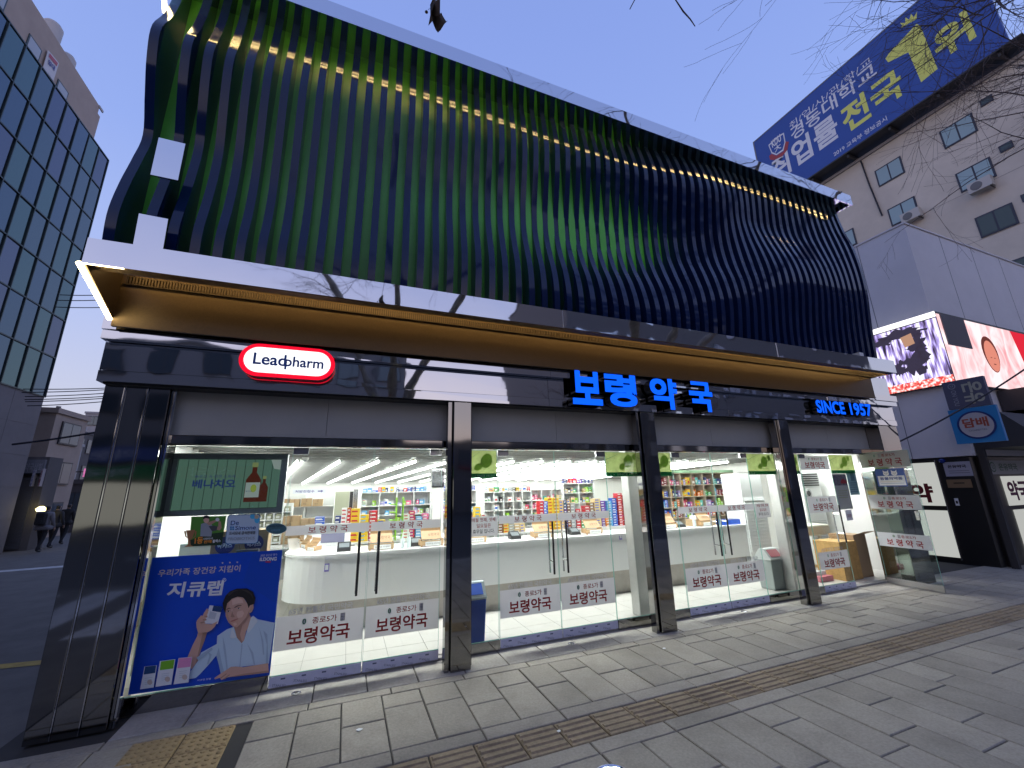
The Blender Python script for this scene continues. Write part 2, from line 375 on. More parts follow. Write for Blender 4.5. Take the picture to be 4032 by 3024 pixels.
for i in range(63):
    x = (FX[i]+FX[i+1])/2; wg = (FX[i+1]-FX[i])/2-.0305; q.box(x-wg, x+wg, -.255, -.20, 3.41, 6.40, green)
q.box(-1.80, 7.80, -.165, -.125, 3.41, 6.42, darkm)
q.build('green_back_panel', PB)
q = MB()
q.box(-1.85, 7.88, -.65, -.63, 6.265, 6.46, steel); q.box(-1.85, 7.88, -.63, -.12, 6.44, 6.458, steel); q.box(-1.84, 7.87, -.628, -.13, 6.36, 6.375, steel); q.box(7.85, 7.88, -.629, -.12, 6.28, 6.438, steel)
q.build('top_fascia', PB)
bx('cornice_light', PB, (-1.80, 7.82, -.624, -.6215, 6.314, 6.3165, glow('led_cornice', (1, .72, .27), 80)))
q = MB(); q.tube([(-1.87, -.40, 5.92), (-1.87, -.54, 6.12), (-1.87, -.64, 6.26)], .018, MATS['led_edge'], 8); q.build('edge_light', PB)
q = MB()
q.obox(at(625, 541, -.615), at(730, 566, -.615)-at(625, 541, -.615), at(592, 687, -.615)-at(625, 541, -.615), (0, .02, 0), steel)
q.build('mirror_plate', PB)
q = MB(); q.obox(at(547, 840, -.63), at(662, 862, -.63)-at(547, 840, -.63), at(518, 992, -.63)-at(547, 840, -.63), (0, .02, 0), steel); q.build('mirror_plate', PB)
bx('small_bracket', PB, (7.02, 7.12, -.64, -.55, 3.412, 3.47, white))

# left corner pier and the columns between the bays
q = MB(); ex = [-1.91, -1.77, -1.62, -1.465]
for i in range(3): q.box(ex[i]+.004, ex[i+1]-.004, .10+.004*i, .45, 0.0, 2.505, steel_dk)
q.build('corner_pier', PB, bevel=.006)
q = MB()
for x in (-1.77, -1.62): q.box(x-.0035, x+.0035, .103, .2, 0, 2.5, chrome)
q.box(-1.462, -1.447, .125, .19, 0.0, 2.505, steel_dk); q.box(-1.445, -1.432, .135, .18, .0, 2.505, chrome)
q.build('pier_trim', PB)
for x0, x1 in ((.985, 1.18), (3.385, 3.60), (5.885, 6.09)):
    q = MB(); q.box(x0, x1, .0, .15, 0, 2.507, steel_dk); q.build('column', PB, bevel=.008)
    q = MB(); q.box(x0-.05, x0-.012, .03, .12, 0, 2.507, steel_dk); q.box(x0-.012, x0-.002, .06, .12, 0, 2.507, blackm); q.build('shutter_guide', PB)
    q = MB(); q.box(x1+.004, x1+.03, .10, .15, .0, 2.505, blackm); q.build('shutter_guide', PB)
    PO_ = (.10, .27) if x0 < 5 else (.42, .60)
    if x0 > 2: bx('inner_post', PB, (x0+PO_[0], x0+PO_[1], .50, .66, .03, 2.2, mat('pale_steel', (.50, .50, .49), .4, .7, noise=.1, nscale=5)), bevel=.01)
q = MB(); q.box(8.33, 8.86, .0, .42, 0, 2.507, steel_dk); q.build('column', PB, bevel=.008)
BAYS = [(-1.52, 1.07), (1.10, 3.47), (3.51, 5.98), (6.02, 8.325)]
for i, (x0, x1) in enumerate(BAYS):
    xm = (x0+x1)/2 + (.1 if i == 3 else 0)
    q = MB(); q.box(x0, xm-.002, .20, .30, 2.115, 2.505, shut); q.box(xm+.002, x1, .20, .30, 2.115, 2.505, shut); q.box(x0, x1, .19, .21, 2.115, 2.135, shut); q.build('shutter_box', PB)
    q = MB(); q.box(x0, x1, .17, .37, 2.04, 2.108, steel_dk); q.box(x0, x1, .30, .36, 2.108, 2.3, darkm); q.box(x0, x1, .20, .22, 2.030, 2.039, blackm); q.build('door_head', PB)

# ------------------------------------------------------------------ glass fronts
def frame(o, ux, uz=Z_):
    n = ux.cross(uz)
    return lambda a, z, c=0.0: o+ux*a+uz*z+n*c
def pane(name, parent, o, ux, wd, z0, z1, m=glass):
    n = ux.cross(Z_); q = MB(); P = frame(o, ux)
    q.poly([P(0, z0), P(wd, z0), P(wd, z1), P(0, z1)], m)
    for a in (0, wd-.0025): q.obox(P(a, z0, -.003), ux*.0025, n*.006, Z_*(z1-z0), gedge)
    q.obox(P(0, z0, -.004), ux*wd, n*.008, Z_*.004, gedge); q.obox(P(0, z1-.004, -.004), ux*wd, n*.008, Z_*.004, gedge)
    return q.build(name, parent)
def rect(q, P, a0, a1, z0, z1, c, m): q.poly([P(a0, z0, c), P(a1, z0, c), P(a1, z1, c), P(a0, z1, c)], m)
def ell(q, P, a, z, ra, rz, c, m, n=20): q.poly([P(a+ra*math.cos(2*math.pi*k/n), z+rz*math.sin(2*math.pi*k/n), c) for k in range(n)], m)
def film(name, rgb, k=.45, noise=0.0):
    m = mat(name, rgb, .6, noise=noise, nscale=9); t = m.node_tree; p = t.nodes['Principled BSDF']; o = t.nodes['Material Output']
    tl = t.nodes.new('ShaderNodeBsdfTranslucent'); tl.inputs[0].default_value = (*rgb, 1); mx = t.nodes.new('ShaderNodeMixShader'); mx.inputs[0].default_value = k
    if noise: t.links.new(p.inputs['Base Color'].links[0].from_socket, tl.inputs[0])
    t.links.new(p.outputs[0], mx.inputs[1]); t.links.new(tl.outputs[0], mx.inputs[2]); t.links.new(mx.outputs[0], o.inputs[0]); return m
frost = film('grey_vinyl_film', (.60, .58, .58), .28)
seal = mat('seal_grey', (.30, .30, .31), .7)
def shopdecal(parent, o, ux, a0, a1, z0, z1, mode, flm=None):
    flm = flm or frost
    q = MB(); P = frame(o, ux); wd = a1-a0; h = z1-z0
    rect(q, P, a0, a1, z0, z1, .005, flm)
    tx = lambda body, a, z, w_, h_, m, bold=.02: q.text(body, P(a, z, .0075), w_, m, h_, ux, Z_, 0, bold)
    if mode == 'band': tx('보 령 약 국', a0+.19*wd*1.35, z0+.12*h, .5*wd*.95, h*.74, redt, .018)
    if mode in ('low', 'wide'):
        sp = '보령약국' if mode == 'low' else '보 령 약 국'
        tx(sp, a0+(.14 if mode == 'low' else .17)*wd, z0+.10*h, (.70 if mode == 'low' else .68)*wd, h*.48, redt, .022)
        tx('종로5가', a0+(.40 if mode == 'low' else .47)*wd, z0+.68*h, wd*.28, h*.20, redt, .012)
        ax = a0+(.31 if mode == 'low' else .33)*wd
        ell(q, P, ax, z0+.78*h, .026*wd*1.1, .10*h, .0072, mat('pale_ring', (.55, .62, .56), .5)); ell(q, P, ax, z0+.78*h, .020*wd, .085*h, .0076, greent); ell(q, P, ax, z0+.78*h, .007*wd, .06*h, .0080, frost)
        bx_ = a0+(.72 if mode == 'low' else .405)*wd; rect(q, P, bx_, bx_+.055*wd, z0+.66*h, z0+.90*h, .0072, seal); q.text('서울', P(bx_+.008*wd, z0+.79*h, .0078), .04*wd, frost, .09*h, ux); q.text('약국', P(bx_+.008*wd, z0+.68*h, .0078), .04*wd, frost, .09*h, ux)
    return q.build('door_decal', parent)
def leaf(x0, x1, hinge, low='low', decals=True):
    o = Vector((x0, .33, 0)); wd = x1-x0
    d = pane('glass_door', PB, o, X_, wd, .10, 2.03)
    P = frame(o, X_)
    q = MB(); q.box(x0, x1, .318, .342, .015, .10, steel_sat); q.box(x0+.002, x1-.002, .3155, .3178, .018, .098, bluefilm)
    for k in range(int(wd/.16)):
        q.text('STAINLESS', P(.03+k*.16, .030+.010*(k % 2), .0152), .105, mat('film_print', (.07, .08, .16), .5), .018, (X_*.9-Z_*.18).normalized(), (Z_*.98+X_*.18).normalized()); rect(q, P, .09+k*.16, .125+k*.16, .070, .082, .0150, MATS['film_print'])
    q.build('kick_plate', d)
    q = MB(); hx = x0 if hinge == 'l' else x1-.13
    q.box(hx, hx+.13, .318, .342, 1.968, 2.032, steel_sat)
    q.build('patch_fitting', d)
    hx = (x1-.085) if hinge == 'l' else (x0+.085)
    for y in (.275, .385):
        q = MB(); q.tube([(hx, y, .67), (hx, y, 1.23)], .011, blackm if y < .33 else chrome, 10)
        for z in (.80, 1.10): q.tube([(hx, y, z), (hx, .33, z)], .007, chrome, 8)
        q.build('handle', d)
    if decals:
        shopdecal(d, o, X_, .006, wd-.004, 1.228, 1.312, 'band')
        shopdecal(d, o, X_, .006, wd-.004, .288, .556, low)
        q = MB(); q.text('65년 전통의 국민약국', P(.10, .562, .006), wd*.72, faintt, .052, X_, Z_, 0, .01); q.build('door_lettering', d)
    return d
def fixed(x0, x1, z0=.10, sill=True):
    p = pane('glass_panel', PB, Vector((x0, .33, 0)), X_, x1-x0, z0, 2.03)
    if sill:
        q = MB(); q.box(x0, x1, .31, .35, .0, z0, steel_dk); q.build('sill', p)
    return p
p0 = fixed(-1.54, -.505, .12)
leaf(-.50, .235, 'l'); leaf(.243, .97-.03, 'r')
fixed(1.10, 1.572); leaf(1.58, 2.30, 'l'); leaf(2.306, 3.025, 'r'); fixed(3.03, 3.62)
fixed(3.64, 4.09); leaf(4.10, 4.80, 'l'); leaf(4.806, 5.51, 'r'); fixed(5.515, 6.14)
fixed(6.18, 6.66)
d4 = leaf(6.67, 7.40, 'l', decals=False)
o4 = Vector((6.67, .33, 0))
for z0, z1 in ((1.785, 2.005), (1.13, 1.372), (.312, .56)): shopdecal(d4, o4, X_, .01, .70, z0, z1, 'low')
q = MB(); q.text('65년 전통의 국민약국', o4+X_*.1+Z_*.565-Y_*.006, .5, faintt, .05); q.build('door_lettering', d4)
# the leaf standing open towards the street
oo = Vector((8.13, .28, 0)); UO = Vector((-.08, -1, 0)).normalized(); WO = .72
dO = pane('glass_door', PB, oo, UO, WO, .10, 2.05, glass2); PO = frame(oo, UO); nO = UO.cross(Z_)
q = MB(); q.obox(PO(0, .02, -.014), UO*WO, nO*.028, Z_*.085, steel_sat); q.build('kick_plate', dO)
q = MB(); q.obox(PO(.60, 1.00, -.01), UO*.05, nO*.02, Z_*.13, steel_sat); q.build('lock', dO)
shopdecal(dO, oo, UO, .005, WO-.012, 1.80, 2.045, 'wide', film('cream_film', (.50, .49, .44), .3)); shopdecal(dO, oo, UO, .005, WO-.01, 1.15, 1.365, 'wide', film('pale_film', (.60, .61, .62), .3)); shopdecal(dO, oo, UO, .01, WO-.01, .575, .785, 'wide', film('white_film', (.72, .74, .76), .3))
dO['label'] = 'door leaf swung open towards the street'

# window vinyl in green with leaves, on the fixed panels
lg = film('leaf_vinyl_light', (.38, .47, .17), .5, .3); lg2 = film('leaf_vinyl_mid', (.27, .43, .10), .58, .25); lg3 = film('leaf_vinyl_dark', (.015, .18, .08), .4)
def leafpoly(q, P, a, z, r, ang, m, c):
    pts = []
    for k in range(16):
        t = 2*math.pi*k/16; rr = r*(1+.18*math.cos(t)) ; x, y = rr*math.cos(t), rr*.78*math.sin(t)
        pts.append(P(a+x*math.cos(ang)-y*math.sin(ang), z+x*math.sin(ang)+y*math.cos(ang), c))
    q.poly(pts, m)
def vinyl(x0, x1, body, lab):
    q = MB(); o = Vector((x0, .345, 0)); P = frame(o, X_); wd = x1-x0
    rect(q, P, 0, wd, 1.725, 2.028, 0, lg)
    cx = wd*.62
    for (a, z, r, an) in ((cx, 1.90, min(.085, wd*.3), 1.2), (cx-.10, 1.84, .05, .5), (cx+.12, 1.96, .045, 2.2)):
        if r < a < wd-r: leafpoly(q, P, a, z, r, an, lg2, .002)
    q.poly([P(.01, 1.93, .003), P(wd*.45, 2.02, .003), P(wd*.47, 2.024, .003), P(.01, 1.936, .003)], lg3)
    rect(q, P, 0, wd, 1.722, 1.775, .0035, lg3)
    if body: q.text(body, P(wd*.30, 1.735, .005), wd*.62, white, .028)
    for k in range(3): q.text('+', P(.015+k*wd*.085, 1.738, .005), .016, white)
    tag(q.build('window_vinyl'), lab, 'window sticker', 'leaf pattern window vinyls')
vinyl(1.24, 1.572, 'SINCE 1957년', 'green leaf vinyl reading SINCE 1957 left of the second pair of doors')
vinyl(3.035, 3.60, 'SINCE 1957년', 'green leaf vinyl reading SINCE 1957 right of the second pair of doors')
vinyl(3.80, 4.09, '', 'narrow green leaf vinyl left of the third pair of doors')
vinyl(5.52, 6.12, '', 'green leaf vinyl on glass right of the third pair of doors')
vinyl(6.40, 6.66, '', 'narrow yellow green vinyl left of the fourth bay door')
vinyl(7.43, 8.05, '', 'wide yellow green vinyl with small oval logo beside the open door')
# holiday notices
def notice(x0, x1, lines, lab):
    q = MB(); o = Vector((x0, .318, 0)); P = frame(o, X_); wd = x1-x0
    rect(q, P, 0, wd, 1.115, 1.315, 0, frost)
    for k, (t, m) in enumerate(lines):
        wt = wd*(.82 if k == 0 else .5 if k == 1 else .75); q.text(t, P((wd-wt)/2, 1.258-k*.058, .002), wt, m, .044, X_, Z_, 0, .015)
    tag(q.build('notice'), lab, 'notice', 'grey holiday notices on the glass')
L3 = [('매월 첫째, 셋째', redt), ('일요일은', redt), ('휴무일 입니다.', blackt)]
notice(1.245, 1.57, L3, 'grey closing day notice on glass beside the mirrored column above blue bin')
notice(5.53, 5.81, L3, 'grey closing day notice on glass in front of the white drawer cabinet')

# ------------------------------------------------------------------ signs on the fascia
def capsule(cx, cz, hw, hh, y, n=14):
    pts = []
    for s, a0 in ((1, -90), (-1, 90)):
        for k in range(n+1):
            a = R(a0+180*k/n); pts.append((cx+s*(hw-hh)+hh*math.cos(a), y, cz+hh*math.sin(a)))
    return pts
S = thing('lightbox_sign', 'lit white capsule sign with red rim and blue lettering on the mirror fascia', 'sign', (-.57, -.06, 2.60))
q = MB(); q.prism(capsule(-.57, 2.755, .385, .150, -.125), (0, .11, 0), glow('sign_red', (1, .006, .03), 1.25), mat('sign_red_side', (.35, .01, .02), .4)); q.build('sign_case', S)
q = MB(); q.prism(capsule(-.57, 2.757, .348, .116, -.128), (0, .002, 0), glow('sign_white', (.95, .97, 1), 1.5))
bl = mat('sign_blue_text', (.015, .09, .50), .5)
q.text('Lead', Vector((-.845, -.1295, 2.712)), .255, bl, .105, bold=.022); q.text('pharm', Vector((-.598, -.1297, 2.684)), .315, bl, .125, bold=.022)
q.box(-.607, -.578, -.130, -.129, 2.742, 2.749, bl)
q.build('sign_face', S)
S = thing('letter_sign', 'four big blue illuminated hangul letters standing off the mirror fascia', 'sign', (3.4, -.06, 2.53))
blue_l = glow('letter_blue', (.004, .10, 1), 1.5); lside = mat('letter_side', (.01, .012, .02), .3)
for ch, x0, x1 in (('보', 2.35, 2.735), ('령', 2.80, 3.235), ('약', 3.47, 3.88), ('국', 4.10, 4.485)):
    q = MB(); q.text(ch, Vector((x0, -.025, 2.535)), x1-x0, blue_l, .40, ext=.115, bold=.035, side=lside); q.build('letter', S)
S = thing('letter_sign', 'small blue illuminated letters reading SINCE 1957 at right of the fascia', 'sign', (7.35, -.05, 2.63))
q = MB(); q.text('SINCE', Vector((6.68, -.022, 2.635)), .68, blue_l, .195, ext=.07, bold=.032, side=lside); q.build('letter', S)
q = MB(); q.text('1957', Vector((7.50, -.022, 2.635)), .56, blue_l, .195, ext=.07, bold=.032, side=lside); q.build('letter', S)

# ------------------------------------------------------------------ posters and the display in the first bay
class Flat:
    def __init__(s, Y, z): s.Y = Y; s.z = z; s.k = 0; s.q = MB()
    def pt(s, x, y): return at(*s.z(x, y), s.Y-s.k*.0005)
    def poly(s, pts, m): s.k += 1; s.q.poly([s.pt(*p) for p in pts][::-1], m)
    def ell(s, x, y, rx, ry, m, a0=0, a1=360, n=22): s.poly([(x+rx*math.cos(R(a0+(a1-a0)*k/n)), y+ry*math.sin(R(a0+(a1-a0)*k/n))) for k in range(n)], m)
    def text(s, body, bl, br, hpx, m, bold=.015):
        s.k += 1; a, b = s.pt(*bl), s.pt(*br); c = s.pt(bl[0], bl[1]-hpx); ux = (b-a); wd = ux.length; ux.normalize()
        s.q.text(body, a, wd, m, abs(c.z-a.z), ux, (Z_-ux*ux.z).normalized(), 0, bold)
pblue = mat('poster_blue', (.004, .055, .42), .3); pdk = mat('poster_dark_blue', (.002, .02, .15), .3)
skin = mat('poster_skin', (.50, .30, .22), .5); skin2 = mat('poster_skin_shadow', (.34, .19, .135), .5); hairm = mat('poster_hair', (.012, .010, .009), .5)
shirt = mat('poster_shirt', (.42, .52, .58), .5); shirt2 = mat('poster_shirt_fold', (.30, .39, .46), .5); pwh = mat('poster_white', (.62, .62, .62), .5); gold = mat('poster_gold_text', (.52, .44, .34), .5)
lip = mat('poster_lips', (.36, .13, .11), .5)
E2 = Flat(.318, zoom(400, 2100, 800/2011))
E2.poly([(500, 240), (1790, 165), (1662, 1405), (262, 1600)], pblue)
E2.poly([(1500, 182), (1790, 165), (1735, 700), (1400, 480)], mat('poster_blue_light', (.006, .055, .38), .3))
E2.text('우리가족 장건강 지킴이', (552, 432), (1368, 378), 70, gold, .016)
for x, y in ((1197, 293), (1270, 289), (1343, 286)): E2.ell(x, y, 8, 8, gold, n=10)
E2.text('지큐랩', (640, 640), (1185, 612), 150, mat('poster_title', (.74, .74, .74), .5), .03)
E2.ell(1216, 460, 18, 18, pwh); E2.ell(1216, 460, 13, 13, pblue); E2.text('R', (1209, 468), (1224, 467), 16, pwh)
E2.text('20년 유산균 명가', (1572, 232), (1738, 222), 24, pwh, .0); E2.text('ILDONG', (1565, 275), (1730, 268), 34, mat('poster_title', (.7, .7, .7)), .035)
E2.ell(1648, 283, 30, 6, mat('poster_red', (.5, .02, .03)))
# the man: arm, neck, shirt, head
E2.poly([(850, 1228), (900, 1110), (945, 1020), (955, 980), (1045, 978), (1020, 1060), (985, 1150), (970, 1200), (955, 1260), (890, 1345)], skin)
E2.poly([(1000, 985), (1045, 978), (1020, 1060), (985, 1150), (970, 1200), (955, 1260), (930, 1290), (965, 1150)], skin2)
E2.poly([(1310, 910), (1465, 800), (1490, 860), (1430, 970), (1410, 1060), (1385, 1088), (1338, 1030), (1308, 965)], skin2)
E2.poly([(1395, 900), (1465, 815), (1490, 860), (1430, 970), (1410, 1060), (1390, 1075), (1370, 1000)], skin)
E2.poly([(1310, 925), (1240, 950), (1145, 1015), (1140, 1095), (985, 1180), (955, 1262), (880, 1365), (868, 1442), (930, 1432), (970, 1398), (1060, 1300), (1135, 1210), (1160, 1300), (1180, 1395), (1400, 1318), (1655, 1290), (1712, 885), (1630, 868), (1545, 850), (1500, 815), (1478, 835), (1440, 960), (1410, 1060), (1385, 1088), (1338, 1030)], shirt)
E2.poly([(1135, 1210), (1160, 1300), (1180, 1395), (1215, 1383), (1185, 1260), (1160, 1130)], shirt2)
E2.poly([(1385, 1088), (1396, 1100), (1372, 1330), (1362, 1330)], shirt2)
E2.poly([(1200, 1020), (1225, 1120), (1240, 1240), (1250, 1350), (1236, 1352), (1222, 1240), (1205, 1130)], shirt2); E2.poly([(1440, 1090), (1500, 1180), (1520, 1300), (1506, 1302), (1480, 1190)], shirt2); E2.poly([(1050, 1170), (1090, 1200), (1060, 1290), (1040, 1300), (1066, 1215)], shirt2); E2.poly([(1560, 930), (1600, 1060), (1610, 1200), (1598, 1200), (1584, 1070)], shirt2); E2.poly([(1480, 832), (1500, 816), (1545, 868), (1500, 930), (1450, 990), (1440, 958)], mat('poster_collar', (.55, .64, .69)))
E2.poly([(1310, 926), (1285, 950), (1270, 1035), (1300, 1040), (1338, 1030), (1306, 965)], MATS['poster_collar'])
E2.poly([(1600, 960), (1640, 1000), (1650, 1285), (1625, 1290), (1635, 1100)], shirt2)
E2.poly([(940, 1230), (1090, 1130), (1100, 1150), (960, 1262)], shirt2)
E2.poly([(1255, 880), (1228, 820), (1224, 740), (1240, 690), (1285, 645), (1345, 620), (1405, 640), (1445, 700), (1462, 740), (1462, 820), (1405, 895), (1335, 930), (1300, 925)], skin)
E2.poly([(1445, 705), (1470, 700), (1500, 690), (1506, 735), (1490, 775), (1465, 792), (1455, 750)], skin)
E2.poly([(1340, 930), (1405, 895), (1462, 820), (1462, 760), (1430, 830), (1380, 890)], skin2)
E2.poly([(1205, 745), (1198, 690), (1225, 620), (1268, 575), (1340, 547), (1440, 545), (1500, 580), (1523, 640), (1512, 700), (1470, 712), (1455, 742), (1443, 700), (1425, 660), (1395, 632), (1345, 628), (1290, 648), (1250, 690), (1232, 742), (1226, 790)], hairm)
skin3 = mat('poster_skin_light', (.60, .39, .30), .5); skin4 = mat('poster_skin_mid', (.43, .25, .18), .5)
E2.poly([(1232, 745), (1245, 692), (1262, 675), (1256, 740), (1250, 800), (1268, 870), (1296, 918), (1262, 884), (1230, 820)], skin4); E2.poly([(1290, 660), (1345, 636), (1392, 652), (1405, 690), (1350, 694), (1295, 712)], skin3)
E2.poly([(1345, 775), (1395, 762), (1410, 790), (1390, 830), (1350, 838), (1335, 806)], skin3); E2.poly([(1285, 752), (1297, 750), (1303, 800), (1294, 812), (1284, 808)], skin3); E2.poly([(1300, 890), (1332, 880), (1340, 905), (1315, 918)], skin3)
E2.poly([(1474, 712), (1494, 704), (1496, 735), (1482, 765), (1470, 770)], skin4)
for a in ([(1236, 750), (1262, 737), (1276, 741), (1276, 746), (1262, 744), (1238, 757)], [(1314, 732), (1345, 714), (1384, 711), (1384, 717), (1347, 722), (1317, 739)]): E2.poly(a, mat('poster_brow', (.05, .03, .025)))
for a in ([(1240, 600), (1300, 566), (1360, 560), (1310, 580), (1260, 620)], [(1380, 556), (1440, 560), (1490, 600), (1500, 650), (1470, 600), (1420, 575)]): E2.poly(a, mat('poster_hair_light', (.035, .028, .024)))
for x, y in ((1256, 772), (1358, 742)):
    E2.ell(x, y, 16, 6, mat('poster_eye', (.50, .44, .42))); E2.ell(x-2, y, 6.5, 6.5, hairm, n=12); E2.poly([(x-18, y-1), (x-6, y-7), (x+8, y-7), (x+19, y-2), (x+6, y-4), (x-6, y-4)], hairm)
E2.poly([(1292, 760), (1282, 815), (1276, 826), (1300, 832), (1318, 824), (1302, 800)], skin2)
E2.poly([(1272, 872), (1300, 858), (1348, 842), (1352, 847), (1318, 866), (1290, 876)], lip)
# hand holding the carton
E2.poly([(1070, 712), (1196, 724), (1150, 897), (1012, 893)], pwh); E2.poly([(1108, 716), (1196, 724), (1180, 782), (1093, 768)], mat('poster_navy', (.01, .04, .12)))
E2.poly([(1075, 770), (1140, 790), (1120, 850), (1055, 840)], mat('poster_greyprint', (.42, .44, .46)))
E2.poly([(937, 880), (960, 845), (1002, 850), (1030, 890), (1012, 893), (1090, 900), (1150, 868), (1120, 925), (1085, 960), (1045, 980), (955, 985), (940, 930)], skin)
for a in ([(940, 868), (968, 832), (1000, 846), (1020, 880), (990, 900)], [(962, 840), (985, 812), (1022, 826), (1040, 858), (1010, 874)], [(1000, 815), (1020, 775), (1040, 785), (1048, 830), (1020, 842)], [(1025, 770), (1044, 742), (1060, 760), (1048, 800), (1034, 800)]): E2.poly(a, skin)
for a in ([(975, 880), (1018, 873), (1020, 880), (985, 893)], [(1000, 850), (1040, 852), (1038, 860), (1004, 862)], [(1018, 815), (1048, 822), (1046, 830), (1020, 826)]): E2.poly(a, skin2)
# resting arm and hand
E2.poly([(1650, 1285), (1400, 1325), (1330, 1318), (1280, 1322), (1215, 1365), (1180, 1388), (1115, 1432), (1122, 1446), (1170, 1430), (1185, 1452), (1215, 1440), (1250, 1425), (1300, 1420), (1400, 1408), (1654, 1378)], skin)
for a in ([(1170, 1432), (1235, 1385), (1240, 1391), (1180, 1440)], [(1205, 1440), (1265, 1395), (1270, 1402), (1220, 1444)], [(1250, 1424), (1300, 1420), (1400, 1408), (1654, 1378), (1654, 1358), (1400, 1390)]): E2.poly(a, skin2)
for (b4, top, colr, nm) in (([(425, 1318), (548, 1305), (515, 1525), (380, 1545)], [(430, 1320), (540, 1308), (530, 1382), (416, 1398)], (.01, .05, .14), 'poster_navy2'), ([(577, 1265), (731, 1245), (690, 1495), (533, 1520)], [(588, 1268), (722, 1250), (708, 1338), (577, 1355)], (.15, .38, .02), 'poster_lime'), ([(762, 1235), (897, 1222), (860, 1475), (712, 1495)], [(766, 1238), (893, 1228), (878, 1320), (750, 1335)], (.62, .22, .38), 'poster_pink')):
    E2.poly(b4, pwh); E2.poly(top, mat(nm, colr)); cx = sum(p[0] for p in b4)/4; cy = sum(p[1] for p in b4)/4
    for k in range(4): E2.poly([(cx-40, cy+10+k*20), (cx+38-k*6, cy+k*20), (cx+38-k*6, cy+5+k*20), (cx-40, cy+15+k*20)], MATS['poster_greyprint'])
    E2.ell(b4[2][0]-38, b4[2][1]-52, 26, 26, mat('poster_capsule', (.45, .36, .30)))
E2.text('지큐랩 모델 현빈'[:6], (945, 1465), (1080, 1448), 18, pwh, 0)
tag(E2.q.build('poster'), 'large blue poster of a dark haired man in a white shirt holding a carton', 'poster')

TZ = zoom(600, 1700, 600/1991)
TV = thing('display_screen', 'grey framed screen with green bottle advert hanging in the first window', 'screen', at(900, 1060, .47)+Vector((0, 0, 0)))
T = Flat(.44, TZ); frm = mat('screen_frame', (.42, .47, .47), .4)
c = [at(*TZ(*p), .44) for p in ((215, 290), (1780, 290), (1710, 1060), (90, 1105))]; x0, x1, z0, z1 = -1.50, c[1].x, 1.432, c[1].z
xi0, xi1, zi0, zi1 = -1.435, at(*TZ(1690, 350), .44).x, 1.478, 1.932
q = MB(); q.box(x0, x1, .44, .52, zi1, z1, frm); q.box(x0, x1, .44, .52, z0, zi0, frm); q.box(x0, xi0, .44, .52, zi0, zi1, frm); q.box(xi1, x1, .44, .52, zi0, zi1, frm); q.box(xi0, xi1, .50, .515, zi0, zi1, blackm); q.build('frame', TV, bevel=.004)
lcd = mat('lcd_green', (.03, .06, .05), .12, emit=(.06, .12, .09), es=.9)
q = MB(); P = frame(Vector((xi0, .468, zi0)), X_); wd = xi1-xi0; hg = zi1-zi0
N = 11
for k in range(N): rect(q, P, wd*k/N+.002, wd*(k+1)/N-.002, .004, hg-.004, 0, lcd)
navt = mat('lcd_navy', (.01, .02, .06), .2, emit=(.012, .03, .11), es=.8)
q.text('베나치오', P(wd*.16, hg*.42, .002), wd*.40, navt, hg*.17, bold=.03); q.text('빠르고 속 편한 소화제', P(wd*.17, hg*.62, .002), wd*.38, navt, hg*.06)
bot = mat('lcd_brown', (.03, .008, .004), .2, emit=(.05, .012, .006), es=.9); lab = mat('lcd_label', (.2, .22, .2), .2, emit=(.22, .27, .25), es=.8); gcap = mat('lcd_cap', (.05, .08, .02), .2, emit=(.16, .2, .08), es=.8); lemon = mat('lcd_leaf', (.1, .15, .02), .2, emit=(.2, .26, .04), es=.8)
def bottle(a, w_, h_):
    z = hg*.13; pr = [(0, 0), (1, 0), (1, .55), (.82, .66), (.66, .74), (.66, .90), (.34, .90), (.34, .74), (.18, .66), (0, .55)]
    q.poly([P(a+w_*x, z+h_*y, .004) for x, y in pr], bot); q.poly([P(a+w_*x, z+h_*y, .005) for x, y in ((.30, .88), (.70, .88), (.70, 1), (.30, 1))], gcap)
bottle(wd*.66, wd*.15, hg*.80); bottle(wd*.80, wd*.09, hg*.52)
rect(q, P, wd*.665, wd*.805, hg*.22, hg*.52, .0055, lab); ell(q, P, wd*.745, hg*.40, wd*.03, hg*.08, .006, lemon); q.text('베나치오', P(wd*.672, hg*.33, .0065), wd*.06, navt)
q.poly([P(wd*.89, hg*.99, .002), P(wd*.995, hg*.99, .002), P(wd*.995, hg*.78, .002), P(wd*.93, hg*.80, .002)], lab)
q.build('panel', TV)

G = Flat(.322, TZ)
G.poly([(510, 1110), (965, 1100), (905, 1480), (480, 1500)], mat('golf_green', (.06, .20, .02))); G.poly([(490, 1420), (700, 1340), (930, 1310), (905, 1480), (480, 1500)], mat('golf_dark', (.01, .03, .01)))
gg = mat('golf_grey', (.22, .24, .27)); 
G.poly([(635, 1205), (700, 1185), (765, 1195), (790, 1240), (770, 1370), (625, 1365)], gg); G.poly([(700, 1190), (830, 1150), (850, 1165), (745, 1225)], skin2); G.poly([(865, 1160), (895, 1175), (905, 1255), (880, 1290), (760, 1260), (740, 1240), (860, 1240)], skin2); G.poly([(735, 1235), (800, 1225), (850, 1235), (840, 1290), (780, 1300)], mat('golf_sleeve', (.05, .055, .06)))
G.ell(850, 1148, 26, 24, mat('golf_glove', (.5, .5, .48))); G.ell(705, 1150, 38, 44, skin); G.poly([(660, 1145), (668, 1105), (705, 1092), (742, 1105), (752, 1140), (700, 1128)], hairm)
org = mat('golf_orange', (.55, .20, .02)); G.text('1등', (550, 1468), (655, 1458), 85, org, .04); G.text('대한민국', (665, 1415), (790, 1408), 28, pwh, .01); G.text('판매', (670, 1460), (770, 1452), 40, org, .03); G.text('활력스', (785, 1452), (890, 1442), 40, pwh, .03)
